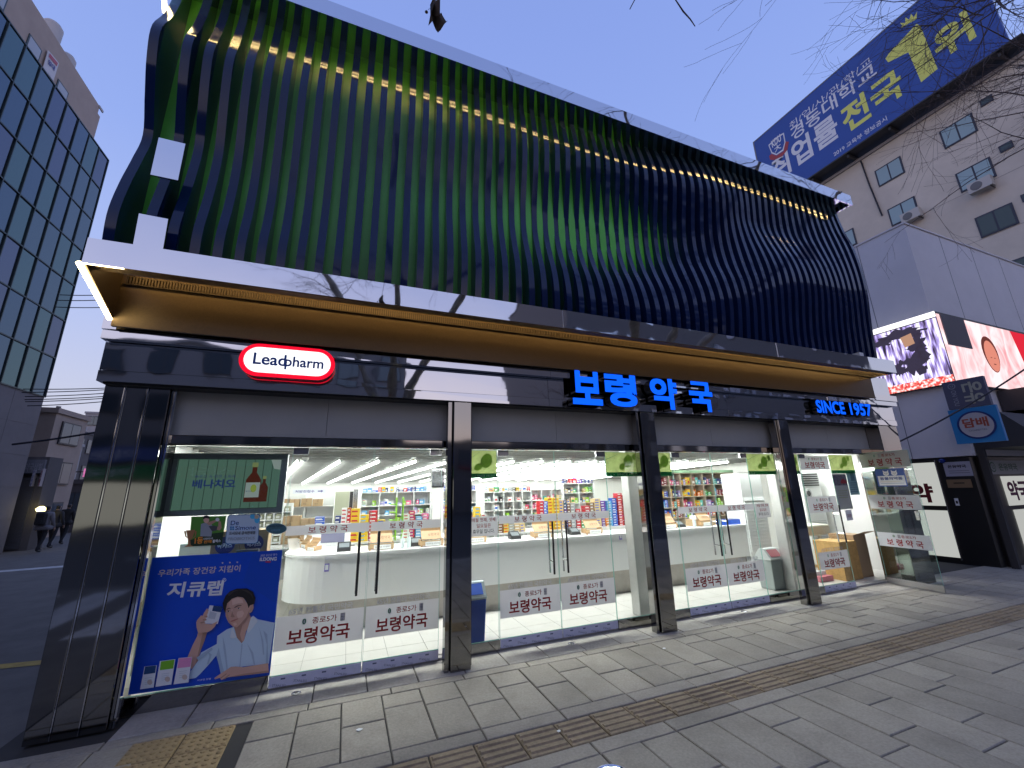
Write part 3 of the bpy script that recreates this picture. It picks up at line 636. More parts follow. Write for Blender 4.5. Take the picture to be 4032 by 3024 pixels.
G.poly([(440, 1290), (560, 1280), (520, 1400), (495, 1410), (500, 1480), (540, 1500), (415, 1505), (460, 1480), (465, 1410)], mat('trophy_bronze', (.28, .13, .05)))
for s_, x_ in ((1, 555), (-1, 440)): G.poly([(x_, 1300), (x_+25*s_, 1300), (x_+10*s_, 1370), (x_-25*s_, 1395), (x_-22*s_, 1385), (x_, 1360)], MATS['trophy_bronze'])
tag(G.q.build('poster'), 'green golfer card with bronze trophy stuck below the window screen', 'poster')
D = Flat(.322, TZ)
def rr(x0, y0, x1, y1, r, sk):
    o = []
    for cx, cy, a0 in ((x1-r, y0+r, -90), (x1-r, y1-r, 0), (x0+r, y1-r, 90), (x0+r, y0+r, 180)):
        for k in range(6): a = R(a0+18*k); px, py = cx+r*math.cos(a), cy+r*math.sin(a); o.append((px-sk*(py-y0), py-(px-x0)*.02))
    return o
D.poly(rr(985, 1085, 1415, 1470, 38, .10), mat('card_rim', (.04, .13, .25))); D.poly(rr(994, 1094, 1406, 1461, 34, .10), mat('card_blue_grey', (.36, .44, .52)))
D.ell(1310, 1110, 34, 30, mat('card_cyan', (.05, .35, .55))); D.ell(1366, 1150, 34, 46, MATS['card_cyan']); D.ell(1362, 1112, 28, 28, mat('card_sand', (.45, .36, .22)))
D.text('De', (1020, 1222), (1128, 1216), 58, navt, .012); D.text('Simone', (1078, 1285), (1350, 1275), 55, navt, .012)
for x in (1026, 1056):
    for y in (1248, 1274): D.ell(x, y, 13, 12, mat('card_dot', (.02, .17, .35)))
D.text('드시모네 공식판매점', (1000, 1350), (1340, 1338), 44, blackt, .02); D.text('PROBIOTICS', (985, 1420), (1335, 1405), 36, mat('card_grey_text', (.22, .27, .33)), .02)
tag(D.q.build('poster'), 'pale blue rounded card with serif lettering between golfer card and oval sticker', 'poster')
O = Flat(.322, TZ); O.ell(1620, 1265, 140, 72, mat('oval_rim', (.30, .42, .45)), n=32); O.ell(1620, 1265, 132, 65, mat('oval_teal', (.06, .17, .20)), n=32); O.text('우리집 건강지킴이', (1530, 1252), (1720, 1240), 26, mat('oval_text', (.02, .03, .04)), .02); O.text('시력보호', (1545, 1310), (1670, 1300), 34, mat('oval_text2', (.12, .30, .40)), .02)
tag(O.q.build('sticker'), 'oval teal sticker on the glass left of the first door handle bar', 'sticker')

# signs by the open door
BZ = zoom(3050, 1750, .3616)
q = MB(); rect(q, PO, .19, .60, 1.50, 1.775, .005, mat('vet_blue', (.05, .11, .40))); rect(q, PO, .215, .585, 1.515, 1.665, .006, pwh)
for a in (.345, .46):
    ell(q, PO, a, 1.70, .042, .034, .0065, pwh)
    for s in (-1, 1): q.poly([PO(a+s*.036, 1.705, .0068), PO(a+s*.040, 1.755, .0068), PO(a+s*.010, 1.728, .0068)], pwh); ell(q, PO, a+s*.014, 1.705, .006, .006, .0072, blackt, 8)
    ell(q, PO, a, 1.690, .006, .004, .0072, blackt, 8)
q.text('동물의약품', PO(.245, 1.60, .0075), .31, mat('vet_text', (.06, .09, .30)), .045, UO, Z_, 0, .03)
rect(q, PO, .24, .52, 1.572, 1.577, .0075, gold); rect(q, PO, .24, .56, 1.545, 1.549, .0075, MATS['vet_text'])
tag(q.build('poster'), 'blue and white animal medicine poster with two pet faces on the open door', 'poster')
q = MB(); q.box(7.44, 7.80, .356, .36, 1.15, 1.72, mat('photo_board', (.46, .48, .42), .6))
pm = mat('street_photo', (.16, .15, .17), .6, noise=.7, nscale=22)
q.box(7.45, 7.605, .352, .355, 1.53, 1.70, pm); q.box(7.61, 7.78, .352, .355, 1.53, 1.70, pm)
q.poly([(7.62, .350, 1.56), (7.77, .350, 1.56), (7.77, .350, 1.60), (7.69, .350, 1.64), (7.62, .350, 1.60)], mat('photo_red', (.35, .03, .04)))
for k in range(4): q.box(7.49+.01*(k % 2), 7.74-.02*(k % 2), .352, .355, 1.44-k*.035, 1.447-k*.035, mat('board_text', (.30, .36, .12)))
tag(q.build('poster'), 'pale poster with two street photographs behind glass by the open door', 'poster')
q = MB(); q.box(7.84, 8.09, .37, .374, 1.37, 1.76, mat('teal_poster', (.30, .48, .50), .6, noise=.15)); q.box(7.93, 8.03, .365, .369, 1.60, 1.72, mat('teal_dark', (.12, .26, .28)))
for k in range(5): q.box(7.87, 8.06, .365, .369, 1.56-k*.035, 1.572-k*.035, MATS['teal_dark'])
tag(q.build('poster'), 'pale teal poster inside the open doorway', 'poster')
q = MB(); q.box(7.50, 7.66, .310, .313, .985, 1.145, pwh); q.text('고정문', Vector((7.525, .308, 1.03)), .11, redt, .05, bold=.015)
tag(q.build('notice'), 'small white notice in red letters right of the fourth bay handle bars', 'notice')
dr = MB()
for x, y in ((-.27, .17), (2.32, .17), (4.87, .20)):
    q = MB(); q.lathe((x, y, .002), [(.036, 0), (.036, .004), (.026, .007)], steel_sat, 18); q.lathe((x, y, .009), [(.018, 0), (.006, .003)], darkm, 12)
    tag(q.build('door_stop_cover'), 'round steel cap in the granite step before the %s doors' % ('first' if x < 0 else 'second' if x < 3 else 'third'), 'floor cap', 'floor caps before the doors')

# ------------------------------------------------------------------ shop interior
tubem = glow('fluorescent_tube', (.97, 1, .96), 34)
def ceilz(y): return 2.27 - (y-.3)*.05125
tprot = None
for k in range(16):
    xs = -.72+k*.60
    a = Vector((xs, 3.05, ceilz(3.05)-.035)); e = Vector((xs-.95, 7.9, ceilz(7.9)-.03)); d = (e-a)
    t = thing('ceiling_light', 'long slim fluorescent tube in a row under the mirrored shop ceiling', 'ceiling light', a, 'fluorescent tubes under the shop ceiling')
    q = MB(); q.tube([a, e], .017, tubem, 8); q.build('tube', t)
    q = MB(); sx = Vector((1, .2, 0)).normalized()*.03; q.obox(a-sx+Z_*.016, sx*2, d, Z_*.018, whitep); q.obox(a-sx*.6-Z_*.02-d*.006, sx*1.2, d*.006, Z_*.05, whitep); q.build('housing', t)
for k in range(9):
    x0 = -1.45+k*1.16
    t = thing('ceiling_light', 'flat white light panel in the row along the shop front ceiling', 'ceiling light', (x0+.5, 1.5, ceilz(1.5)), 'light panels along the shop front')
    q = MB(); q.obox((x0, 1.25, ceilz(1.25)-.03), (1.06, 0, 0), (0, .38, ceilz(1.63)-ceilz(1.25)), (0, 0, .006), glow('light_panel', (.97, 1, .99), 26)); q.build('diffuser', t)
    q = MB(); q.obox((x0-.02, 1.23, ceilz(1.23)-.023), (1.10, 0, 0), (0, .42, ceilz(1.65)-ceilz(1.23)), (0, 0, .02), whitep); q.build('housing', t)
# curved counter
CT = thing('service_counter', 'long white counter with rounded left end and stone kick base', 'counter', (3, 1.9, 0))
def cpath(off):
    pts = [(-.90+off, 4.4), (-.64+off, 2.35)]
    cx, cy, r = -.10, 2.10, .56-off
    for k in range(1, 10):
        a = R(183+87*k/10); pts.append((cx+r*math.cos(a), cy+r*math.sin(a)))
    pts += [(1.2, 1.52+off), (6.95, 1.52+off)]
    return pts
cw = mat('counter_white', (.74, .74, .73), .35); ston = mat('kick_stone', (.40, .37, .33), .5, noise=.1, nscale=8)
def extr(name, off, z0, z1, m, back=.5):
    p = cpath(off); q = MB(); n = len(p); loop = p + [(6.95, 1.52+off+back), (.15, 1.52+off+back+.2), (-.25, 2.55), (-.45, 4.4)]
    q.prism([(x, y, z0) for x, y in loop], (0, 0, z1-z0), m)
    return q.build(name, CT)
extr('worktop', -.015, .86, .888, mat('counter_top', (.80, .80, .79), .2)); extr('front_panel', 0, .36, .859, cw); extr('kick_base', .09, .028, .359, ston)
# generic shelving with goods
wood = mat('shelf_wood', (.50, .42, .32), .5); shw = mat('shelf_white', (.74, .75, .75), .4)
COL = {'red': (.55, .02, .03), 'dark red': (.25, .015, .02), 'pink': (.70, .12, .25), 'orange': (.75, .20, .02), 'yellow': (.75, .50, .02), 'cream': (.68, .52, .26), 'lime green': (.28, .60, .04), 'green': (.04, .32, .06), 'teal': (.10, .48, .45), 'sky blue': (.12, .38, .68), 'blue': (.02, .10, .55), 'navy': (.02, .035, .18), 'purple': (.16, .05, .42), 'lilac': (.42, .32, .62), 'white': (.75, .75, .74), 'grey': (.35, .36, .38), 'brown': (.22, .10, .05), 'black': (.03, .03, .035), 'tan': (.55, .38, .20)}
BM = {k: mat('carton_'+k.replace(' ', '_'), v, .45) for k, v in COL.items()}
PROTO = {}
NB = [0]
SPEC = []
def box_item(col, x, y, z, wd, dp, h, where, rz=0, group=None): SPEC.append((col, x, y, z, round(wd, 3), dp, round(h, 3), where))
def carton_geo(q, o, col, wd, dp, h, rnd):
    x, y, z = o; q.box(x-wd/2, x+wd/2, y, y+dp, z, z+h, BM[col]); pm_ = BM['white'] if col not in ('white', 'cream', 'yellow') else BM[rnd.choice(['blue', 'green', 'red', 'sky blue'])]
    a = rnd.uniform(.12, .3); q.poly([(x-wd*.42, y-.0008, z+h*a), (x+wd*rnd.uniform(.0, .4), y-.0008, z+h*a), (x+wd*.2, y-.0008, z+h*(a+.35)), (x-wd*.42, y-.0008, z+h*(a+.35))], pm_)
    if rnd.random() < .5: q.box(x-wd*.5-.0006, x+wd*.5+.0006, y-.0010, y+dp+.0005, z+h*.86, z+h*.95, BM[rnd.choice(list(COL))])
def place_cartons(limit=296):
    rnd = random.Random(5)
    SPEC.sort(key=lambda s: -(s[4]*s[6]/((s[1])**2+(s[2]+4.13)**2)))
    for k, (col, x, y, z, wd, dp, h, where) in enumerate(SPEC[:limit]):
        key = (col, wd, dp, h)
        if key not in PROTO:
            q = MB(); carton_geo(q, (0, 0, 0), col, wd, dp, h, rnd); o = q.build('medicine_carton', base=(0, 0, 0)); PROTO[key] = o
        else: o = PROTO[key].copy(); sc.collection.objects.link(o)
        o.location = (x, y, z); tag(o, '%s medicine carton %s' % (col, where), 'medicine carton', 'cartons ' + where)
    q = MB()
    for col, x, y, z, wd, dp, h, where in SPEC[limit:]: carton_geo(q, (x, y, z), col, wd, dp, h, rnd)
    struct(q.build('medicine_cartons'), 'stuff')
def stack(col, x, y, z, wd, dp, h, n, where):
    for k in range(n): box_item(col, x+random.uniform(-.004, .004), y, z+k*(h+.001), wd, dp, h, where)
def shelf(name, lab, x0, x1, y, dp, z0, z1, nx, rows, m, header=None):
    t = thing(name, lab, 'shelf unit', ((x0+x1)/2, y, z0)); q = MB(); th = .018
    q.box(x0, x1, y+dp-.01, y+dp, z0, z1, m)
    for i in range(nx+1):
        x = x0+(x1-x0)*i/nx; q.box(x-th/2, x+th/2, y, y+dp-.011, z0, z1, m)
    q.build('frame', t)
    for z in rows:
        q = MB()
        for i in range(nx):
            xa, xb = x0+(x1-x0)*i/nx+th/2+.0005, x0+(x1-x0)*(i+1)/nx-th/2-.0005; q.box(xa, xb, y+.002, y+dp-.011, z-th, z, m)
        q.build('shelf', t)
    if header: q = MB(); q.box(x0, x1, y-.01, y+.01, z1-.055, z1, header); q.build('header', t)
    return t
def fill(x0, x1, y, z, hmax, cols, where, dens=.92, per=1):
    x = x0
    while x < x1-.03:
        if random.random() > dens: x += random.uniform(.03, .08); continue
        wd = random.choice((.05, .065, .08, .10)); 
        if x+wd > x1: break
        c = random.choice(cols); st = random.random()
        if st < .45:
            h = random.choice((.03, .04)); n = max(1, int(hmax*random.uniform(.5, .95)/(h+.001))); n = min(n, 4); h = min(.045, hmax*random.uniform(.7, .9)/n)
            h = round(h, 2) if h > .02 else .02
            stack(c, x+wd/2, y+.02, z, wd, .10, h, n, where)
        else: box_item(c, x+wd/2, y+.02, z, wd, .08, round(hmax*random.choice((.55, .7, .85)), 2), where)
        x += wd+random.uniform(.001, .012)
# back shelves seen through the first pair of doors
shelf('shelf_unit', 'white cubby shelf unit at the back behind the first pair of doors', .28, 1.62, 4.6, .28, .03, 1.60, 4, (.60, .80, .98, 1.16, 1.34, 1.595), shw)
for i in range(4):
    xa = .28+i*.335+.02
    for z in (.98, 1.16, 1.34): fill(xa, xa+.30, 4.6, z, .14, ['white', 'grey', 'sky blue', 'lilac', 'navy', 'white', 'lime green', 'pink'], 'in the white cubby shelf behind the first doors', .7)
fill(.30, 1.6, 4.6, 1.597, .12, ['yellow', 'blue', 'red', 'sky blue', 'navy', 'cream'], 'on top of the cubby shelf behind the first doors', .85)
shelf('shelf_unit', 'white open shelf filling the gap between the two cubby units', 3.92, 4.70, 4.66, .2, .03, 1.58, 3, (.80, .98, 1.16, 1.34, 1.575), shw)
for i in range(3):
    for z in (.98, 1.16, 1.34): fill(3.94+i*.26, 4.18+i*.26, 4.66, z, .14, ['white', 'pink', 'red', 'teal', 'green', 'cream'], 'in the open shelf between the cubby units', .9)
shelf('shelf_unit', 'white shelf unit behind the shop pillar with green edged shelves', 1.86, 2.6, 4.6, .28, .03, 1.60, 2, (.80, .98, 1.16, 1.34, 1.595), shw)
for i in range(2):
    for z in (.98, 1.16, 1.34): fill(1.88+i*.37, 2.2+i*.37, 4.6, z, .14, ['lilac', 'white', 'lime green', 'sky blue', 'pink'], 'in the white shelf behind the shop pillar', .8)
fill(1.9, 2.6, 4.6, 1.597, .12, ['sky blue', 'white', 'teal', 'blue'], 'on top of the shelf behind the shop pillar', .8)
t = thing('shop_pillar', 'white square pillar inside the shop clad in mirror near its top', 'pillar', (1.74, 4.5, 0)); part('pillar_shaft', t, lambda q: q.box(1.63, 1.85, 4.42, 4.62, .03, 1.66, white)); part('mirror_cladding', t, lambda q: q.box(1.60, 1.86, 4.40, 4.64, 1.661, 2.04, chrome))
# goods and cartons behind the counter on the left
GB = mat('kraft_card', (.42, .29, .16), .6, noise=.08, nscale=6); GB2 = mat('kraft_card_dark', (.33, .22, .12), .6)
shelf('shelf_unit', 'white shelf unit with kraft cartons under the prescription sign', -1.25, -.22, 5.0, .3, .03, 1.58, 2, (.62, .90, 1.14, 1.36), shw)
q = MB(); a, c_ = at(1155, 1917, 4.95), at(1284, 1932, 4.95); q.box(a.x, c_.x, 4.93, 4.95, 1.60, 1.68, mat('sign_pale', (.66, .68, .74))); q.text('처방전접수', Vector((a.x+.04, 4.928, 1.618)), (c_.x-a.x)*.58, mat('sign_violet', (.09, .09, .30)), .048, bold=.02)
ax = a.x+(c_.x-a.x)*.75; q.poly([(ax, 4.928, 1.632), (ax+.06, 4.928, 1.632), (ax+.06, 4.928, 1.618), (ax+.10, 4.928, 1.642), (ax+.06, 4.928, 1.666), (ax+.06, 4.928, 1.652), (ax, 4.928, 1.652)], MATS['sign_violet'])
tag(q.build('direction_sign'), 'pale prescription desk sign with hollow arrow above the kraft cartons', 'sign')
def kraft(x, y, z, wd, dp, h, lab):
    q = MB(); q.box(x, x+wd, y, y+dp, z, z+h, GB); q.box(x+wd*.42, x+wd*.58, y-.001, y+dp+.001, z+h*.55, z+h+.001, GB2); q.text('약국', Vector((x+wd*.2, y-.002, z+h*.2)), wd*.3, blackt, h*.22)
    tag(q.build('kraft_carton'), lab, 'carton', 'kraft cartons behind the counter')
for k, (x, y, z, wd, h) in enumerate(((-1.18, 4.96, 1.36, .17, .15), (-1.0, 4.96, 1.36, .17, .14), (-.80, 4.96, 1.36, .18, .15), (-.60, 4.96, 1.36, .18, .13))): kraft(x, y, z, wd, .2, h, 'kraft carton on the top shelf under the prescription sign')
for k, (x, y, z, wd, h) in enumerate(((-.95, 3.9, .80, .26, .24), (-.95, 3.9, 1.04, .26, .20), (-.66, 3.8, .80, .27, .22), (-.67, 3.8, 1.02, .24, .17), (-1.22, 4.0, .80, .24, .22))): kraft(x, y, z, wd, .22, h, 'kraft carton in the stacks behind the rounded counter end')
t = thing('back_table', 'low white table carrying stacked cartons behind the counter', 'table', (1.2, 3.8, 0)); part('table_top', t, lambda q: q.box(-1.3, 5.9, 3.45, 4.2, .775, .798, shw)); 
for x in (-1.25, 1.0, 3.3, 5.8): part('leg', t, lambda q: q.box(x-.02, x+.02, 3.5, 3.54, .03, .774, shw))
W1 = 'in the stacks behind the first pair of doors'
for col, x, wd, h, n in (('blue', -.38, .14, .07, 6), ('white', -.22, .12, .06, 5), ('navy', -.10, .09, .06, 7), ('white', -.01, .08, .06, 9), ('red', .07, .06, .06, 9), ('yellow', .17, .14, .075, 7), ('yellow', .32, .13, .06, 7), ('red', .46, .13, .06, 8), ('yellow', .60, .13, .055, 6), ('white', 1.02, .10, .05, 8), ('red', 1.12, .09, .05, 9), ('sky blue', 1.24, .11, .05, 7), ('pink', 1.36, .10, .05, 8)): stack(col, x, 3.6, .80, wd, .16, h, n, W1)
t = thing('goods_rack', 'lime green tiered goods rack behind the first pair of doors', 'rack', (.86, 3.5, .8))
part('rack_frame', t, lambda q: (q.box(.82, .835, 3.42, 3.6, .8, 1.5, BM['lime green']), q.box(.93, .945, 3.42, 3.6, .8, 1.5, BM['lime green'])))
for k in range(5): part('tray', t, lambda q: q.box(.72, .819, 3.40, 3.6, .86+k*.13, .872+k*.13, BM['lime green']))
t = thing('back_door', 'pale olive door standing ajar in the back wall behind the first doors', 'door', (-.05, 4.9, .03)); part('leaf', t, lambda q: q.box(-.20, .06, 4.86, 4.89, .03, 1.62, mat('door_olive', (.42, .44, .33), .5))); part('gap', t, lambda q: q.box(.065, .13, 4.88, 4.90, .03, 1.62, darkm)); part('frame', t, lambda q: q.box(.135, .22, 4.84, 4.90, .03, 1.66, steel_sat))  # gap is a solid dark strip standing in for the shaded opening
# second bay
shelf('shelf_unit', 'white cubby shelf unit at the back behind the second pair of doors', 2.78, 3.9, 4.6, .28, .03, 1.55, 5, (.80, .98, 1.16, 1.34, 1.545), shw)
for i in range(5):
    for z in (.98, 1.16, 1.34): fill(2.8+i*.224, 2.99+i*.224, 4.6, z, .13, ['white', 'red', 'pink', 'grey', 'black', 'lime green', 'white'], 'in the cubby shelf behind the second doors', .65)
fill(2.8, 3.9, 4.6, 1.547, .14, ['red', 'grey', 'cream', 'white', 'white', 'green', 'yellow', 'black'], 'on top of the cubby shelf behind the second doors', .95)
shelf('shelf_unit', 'tall white shelf unit right of centre behind the second doors', 4.72, 5.55, 4.6, .28, .03, 1.70, 2, (.80, 1.0, 1.25, 1.48, 1.695), shw)
for i in range(2):
    for z in (1.0, 1.25, 1.48): fill(4.74+i*.41, 5.1+i*.41, 4.6, z, .16, ['cream', 'green', 'white', 'grey', 'lime green', 'black'], 'in the tall shelf behind the second doors', .8)
fill(4.75, 5.55, 4.6, 1.697, .14, ['yellow', 'yellow', 'purple', 'red', 'navy', 'teal'], 'on top of the tall shelf behind the second doors', .95)
W2 = 'in the tall stacks behind the second pair of doors'
for col, x, wd, h, n in (('yellow', 2.30, .10, .06, 8), ('white', 2.42, .10, .05, 7), ('lime green', 2.52, .11, .05, 4), ('white', 2.64, .11, .05, 5), ('brown', 2.75, .10, .05, 4), ('yellow', 2.86, .10, .05, 4), ('grey', 2.97, .11, .05, 5), ('tan', 3.09, .11, .05, 3), ('cream', 3.20, .10, .05, 3),
                         ('red', 3.62, .085, .06, 9), ('blue', 3.71, .085, .06, 9), ('yellow', 3.82, .12, .06, 10), ('yellow', 3.95, .11, .06, 10), ('cream', 4.06, .09, .06, 9), ('navy', 4.15, .07, .06, 9), ('brown', 4.23, .07, .06, 8), ('grey', 4.32, .10, .06, 8), ('red', 4.44, .10, .06, 6), ('green', 4.54, .08, .06, 4), ('red', 4.66, .11, .06, 7), ('brown', 4.78, .10, .06, 8), ('cream', 4.91, .14, .05, 11), ('purple', 5.05, .11, .05, 10)):
    stack(col, x, 3.5, .80, wd, .16, h, n, W2)
for col, x, h, n in (('sky blue', 5.18, .05, 10), ('blue', 5.30, .05, 11), ('orange', 5.12, .05, 6), ('red', 5.45, .05, 13), ('dark red', 5.58, .05, 12), ('red', 5.72, .05, 13)): stack(col, x, 3.46, .80, .11, .16, h, n, 'in the stacks beside the mirrored third column')
# third bay: wooden wall shelf
shelf('shelf_unit', 'wooden wall shelf with green header behind the third pair of doors', 5.75, 8.72, 3.35, .26, .70, 1.92, 9, (.90, 1.12, 1.345, 1.60, 1.865), wood, mat('header_green', (.35, .58, .36), .5))
W3 = ['blue', 'navy', 'orange', 'red', 'pink', 'teal', 'white', 'sky blue', 'purple', 'lilac', 'yellow', 'dark red', 'brown', 'cream', 'lime green', 'green']
for i in range(9):
    xa = 5.75+i*.33+.015
    for z, nm in ((.90, 'lowest'), (1.12, 'second'), (1.345, 'third'), (1.60, 'top')):
        random.shuffle(W3); fill(xa, xa+.30, 3.35, z, .19, W3[:3], 'on the %s row of the wooden wall shelf' % nm, .95)
# donation boxes with propped lids, along the counter
kraftd = mat('display_wood', (.42, .26, .13), .55, noise=.1, nscale=12); kraftl = mat('display_wood_light', (.56, .38, .20), .55)
def dbox(x, y, z, rz, s=1.0):
    t = thing('display_box', 'wooden counter display box with propped lettered lid', 'display box', (0, 0, 0), 'wooden display boxes on the counter')
    part('tray', t, lambda q: (q.box(-.17, .17, 0, .16, .02, .035, kraftd), q.box(-.17, .17, 0, .012, .036, .085, kraftl), q.box(-.17, -.158, .0125, .16, .036, .10, kraftd), q.box(.158, .17, .0125, .16, .036, .10, kraftd), q.box(-.16, -.14, 0, .02, 0, .0195, kraftd), q.box(.14, .16, 0, .02, 0, .0195, kraftd)))
    part('front_card', t, lambda q: (q.box(-.10, .13, -.006, -.001, .012, .07, paper), q.text('현금영수증 의무발행점', Vector((-.085, -.007, .032)), .20, blackt, .018)))
    def lid(q):
        u = Vector((0, .09, .11)); q.obox((-.15, .03, .10), (.30, 0, 0), u, (0, .006, -.005), kraftd); n = Vector((0, -.0062, .0051)); q.text('보령약국', Vector((-.05, .03, .10))+u*.35+n*.2, .17, mat('burnt_lettering', (.08, .04, .02), .6), .05, X_, u.normalized()); q.box(-.15, .15, .125, .131, .19, .26, kraftd)
    part('lid', t, lid)
    return t
d0 = dbox(0, 0, 0, 0); first = True
for x, y, rz, wl_ in ((.46, 1.62, 0, 'behind the first pair of handle bars'), (1.10, 1.60, .03, 'right beside the mirrored second column'), (1.72, 1.66, 0, 'behind the left holiday notice'), (2.75, 1.64, 0, 'left of the second pair of handle bars'), (3.64, 1.66, .05, 'right of the second pair of handle bars'), (4.5, 1.64, .04, 'left of the mirrored third column'), (5.15, 1.68, 0, 'just right of the third column'), (5.95, 1.66, .04, 'left of the third pair of handle bars'), (-.38, 2.02, -.9, 'at the rounded counter end, nearest the glass'), (-.50, 2.4, -1.1, 'second from the rounded counter end'), (-.56, 2.8, -1.25, 'third along the counter side'), (-.62, 3.2, -1.3, 'farthest along the counter side')):
    t = d0 if first else copy_tree(d0); first = False
    t['label'] = 'wooden counter display box ' + wl_; t.location = (x, y, .888); t.rotation_euler.z = rz; t.scale = (.9, .9, .9) if rz > -.5 else (.55, .6, .6)
# tills, bottles, monitor, trays on the counter
def till(x, y, w_):
    t = thing('card_terminal', 'black sloped card terminal on the counter ' + w_, 'card terminal', (x, y, .888), 'card terminals on the counter')
    part('body', t, lambda q: q.prism([(x-.08, y, .889), (x-.08, y+.14, .889), (x-.08, y+.14, .99), (x-.08, y+.02, .925)], (.16, 0, 0), blackm)); part('display', t, lambda q: q.obox((x-.06, y+.028, .9335), (.12, 0, 0), (0, .08, .043), (0, -.002, .003), mat('screen_grey', (.18, .2, .21), .3)))
for x, w_ in ((.02, 'behind the first left door leaf'), (.92, 'beside the second column'), (2.35, 'behind the second left door leaf'), (3.35, 'behind the second right door leaf'), (5.45, 'behind the third left door leaf')): till(x, 1.72, w_)
def pump(x, y, m, nm):
    t = thing('pump_bottle', nm, 'bottle', (x, y, .888), 'pump bottles on the counter'); part('body', t, lambda q: q.lathe((x, y, .889), [(.027, 0), (.028, .11), (.012, .135), (.012, .15)], m, 14)); part('pump', t, lambda q: (q.lathe((x, y, .889), [(.006, .1505), (.006, .18)], whitep, 8), q.box(x-.03, x+.008, y-.006, y+.006, 1.0705, 1.081, whitep)))
for x in (.72, .80, 5.62): pump(x, 1.62, mat('clear_gel', (.55, .62, .62), .2), 'clear sanitiser pump bottle on the white counter')
t = thing('monitor', 'white framed monitor behind the rounded counter end', 'monitor', (-.28, 2.75, .8)); part('frame', t, lambda q: q.box(-.52, .10, 2.75, 2.78, .86, 1.16, whitep)); part('screen', t, lambda q: q.box(-.30, .02, 2.745, 2.749, .90, 1.06, mat('screen_violet', (.20, .20, .30), .2))); part('stand', t, lambda q: q.box(-.26, -.16, 2.76, 2.84, .80, .859, whitep))
q = MB(); q.box(6.28, 6.72, 1.62, 1.86, .889, .97, BM['blue']); q.box(6.30, 6.70, 1.64, 1.84, .9705, .972, BM['navy']); tag(q.build('tray'), 'blue plastic tray at the right end of the counter', 'tray')
q = MB(); q.box(5.72, 6.22, 1.72, 1.92, .889, 1.0, GB); q.box(5.80, 6.10, 1.75, 1.9, 1.0005, 1.06, white); tag(q.build('open_carton'), 'open tan carton with white packs at the right end of the counter', 'carton')
# price cards on the counter face
for x, z in ((-.18, .70), (3.98, .80)):
    q = MB(); yy = 1.515 if x > 0 else 1.548; q.box(x, x+.05, yy-.006, yy-.002, z, z+.09, mat('card_violet', (.16, .13, .40))); q.box(x+.008, x+.042, yy-.008, yy-.0065, z+.02, z+.075, paper); tag(q.build('price_card'), 'small violet edged card stuck on the counter front ' + ('near its rounded end' if x < 0 else 'behind the second doors'), 'card')
# bins
def swingbin(x, y, wd, dp, h, mb_, ml, mf, lab):
    t = thing('waste_bin', lab, 'waste bin', (x, y, .028))
    part('body', t, lambda q: q.add([(x-wd*.42, y-dp*.42, .029), (x+wd*.42, y-dp*.42, .029), (x+wd*.42, y+dp*.42, .029), (x-wd*.42, y+dp*.42, .029), (x-wd/2, y-dp/2, h), (x+wd/2, y-dp/2, h), (x+wd/2, y+dp/2, h), (x-wd/2, y+dp/2, h)], [(0, 3, 2, 1), (4, 5, 6, 7)]+[(i, (i+1) % 4, 4+(i+1) % 4, 4+i) for i in range(4)], mb_), bevel=.012)
    part('lid', t, lambda q: (q.box(x-wd*.53, x+wd*.53, y-dp*.53, y+dp*.53, h+.001, h+.025, ml), q.prism([(x-wd*.5, y-dp*.5, h+.0255), (x-wd*.5, y+dp*.5, h+.0255), (x-wd*.5, y+dp*.12, h+.16), (x-wd*.5, y-dp*.12, h+.16)], (wd, 0, 0), ml)), bevel=.006)
    part('flap', t, lambda q: q.obox((x-wd*.35, y-dp*.44, h+.045), (wd*.7, 0, 0), (0, dp*.30, .095), (0, -.006, .005), mf))
swingbin(1.375, .60, .22, .26, .46, mat('bin_blue', (.008, .07, .42), .35), mat('bin_lid_pale', (.50, .58, .60), .4), BM['blue'], 'blue swing bin with pale lid beside the second column')
swingbin(6.22, .78, .32, .28, .45, mat('bin_grey', (.33, .37, .36), .4), mat('bin_lid_grey', (.50, .53, .52), .4), mat('bin_flap_red', (.40, .10, .12), .4), 'grey bin with reddish flap right of the third pair of doors')
# drawer cabinet and air conditioner
t = thing('drawer_cabinet', 'tall white drawer cabinet behind the holiday notice', 'cabinet', (6.98, 1.6, .03)); part('carcass', t, lambda q: q.box(6.70, 7.25, 1.5, 1.9, .03, 1.78, whitep))
for k in range(16): part('drawer', t, lambda q: q.prism([(6.72, 1.499, .42+k*.058), (6.72, 1.475, .42+k*.058), (6.72, 1.485, .468+k*.058), (6.72, 1.499, .468+k*.058)], (.51, 0, 0), whitep))
t = thing('air_conditioner', 'tall white floor standing air conditioner seen behind the fourth bay glass', 'air conditioner', (8.65, 1.7, .03)); part('cabinet', t, lambda q: q.box(8.36, 8.92, 1.5, 1.85, .08, 1.80, whitep), bevel=.015); part('plinth', t, lambda q: q.box(8.36, 8.92, 1.5, 1.85, .029, .0795, mat('ac_wood', (.45, .30, .14), .5)))
part('louvre', t, lambda q: [q.box(8.39, 8.86, 1.490, 1.499, 1.52+k*.043, 1.545+k*.043, darkm) for k in range(6)]); part('grille', t, lambda q: [q.box(8.42, 8.86, 1.492, 1.499, .24+k*.032, .252+k*.032, mat('ac_grey', (.50, .52, .52), .4)) for k in range(20)])
part('dial', t, lambda q: (q.lathe((8.50, 1.499, 1.38), [(.10, 0), (.09, .012)], MATS['ac_grey'], 24, -Y_, X_), q.lathe((8.50, 1.486, 1.38), [(.055, 0), (.05, .006)], darkm, 20, -Y_, X_)))
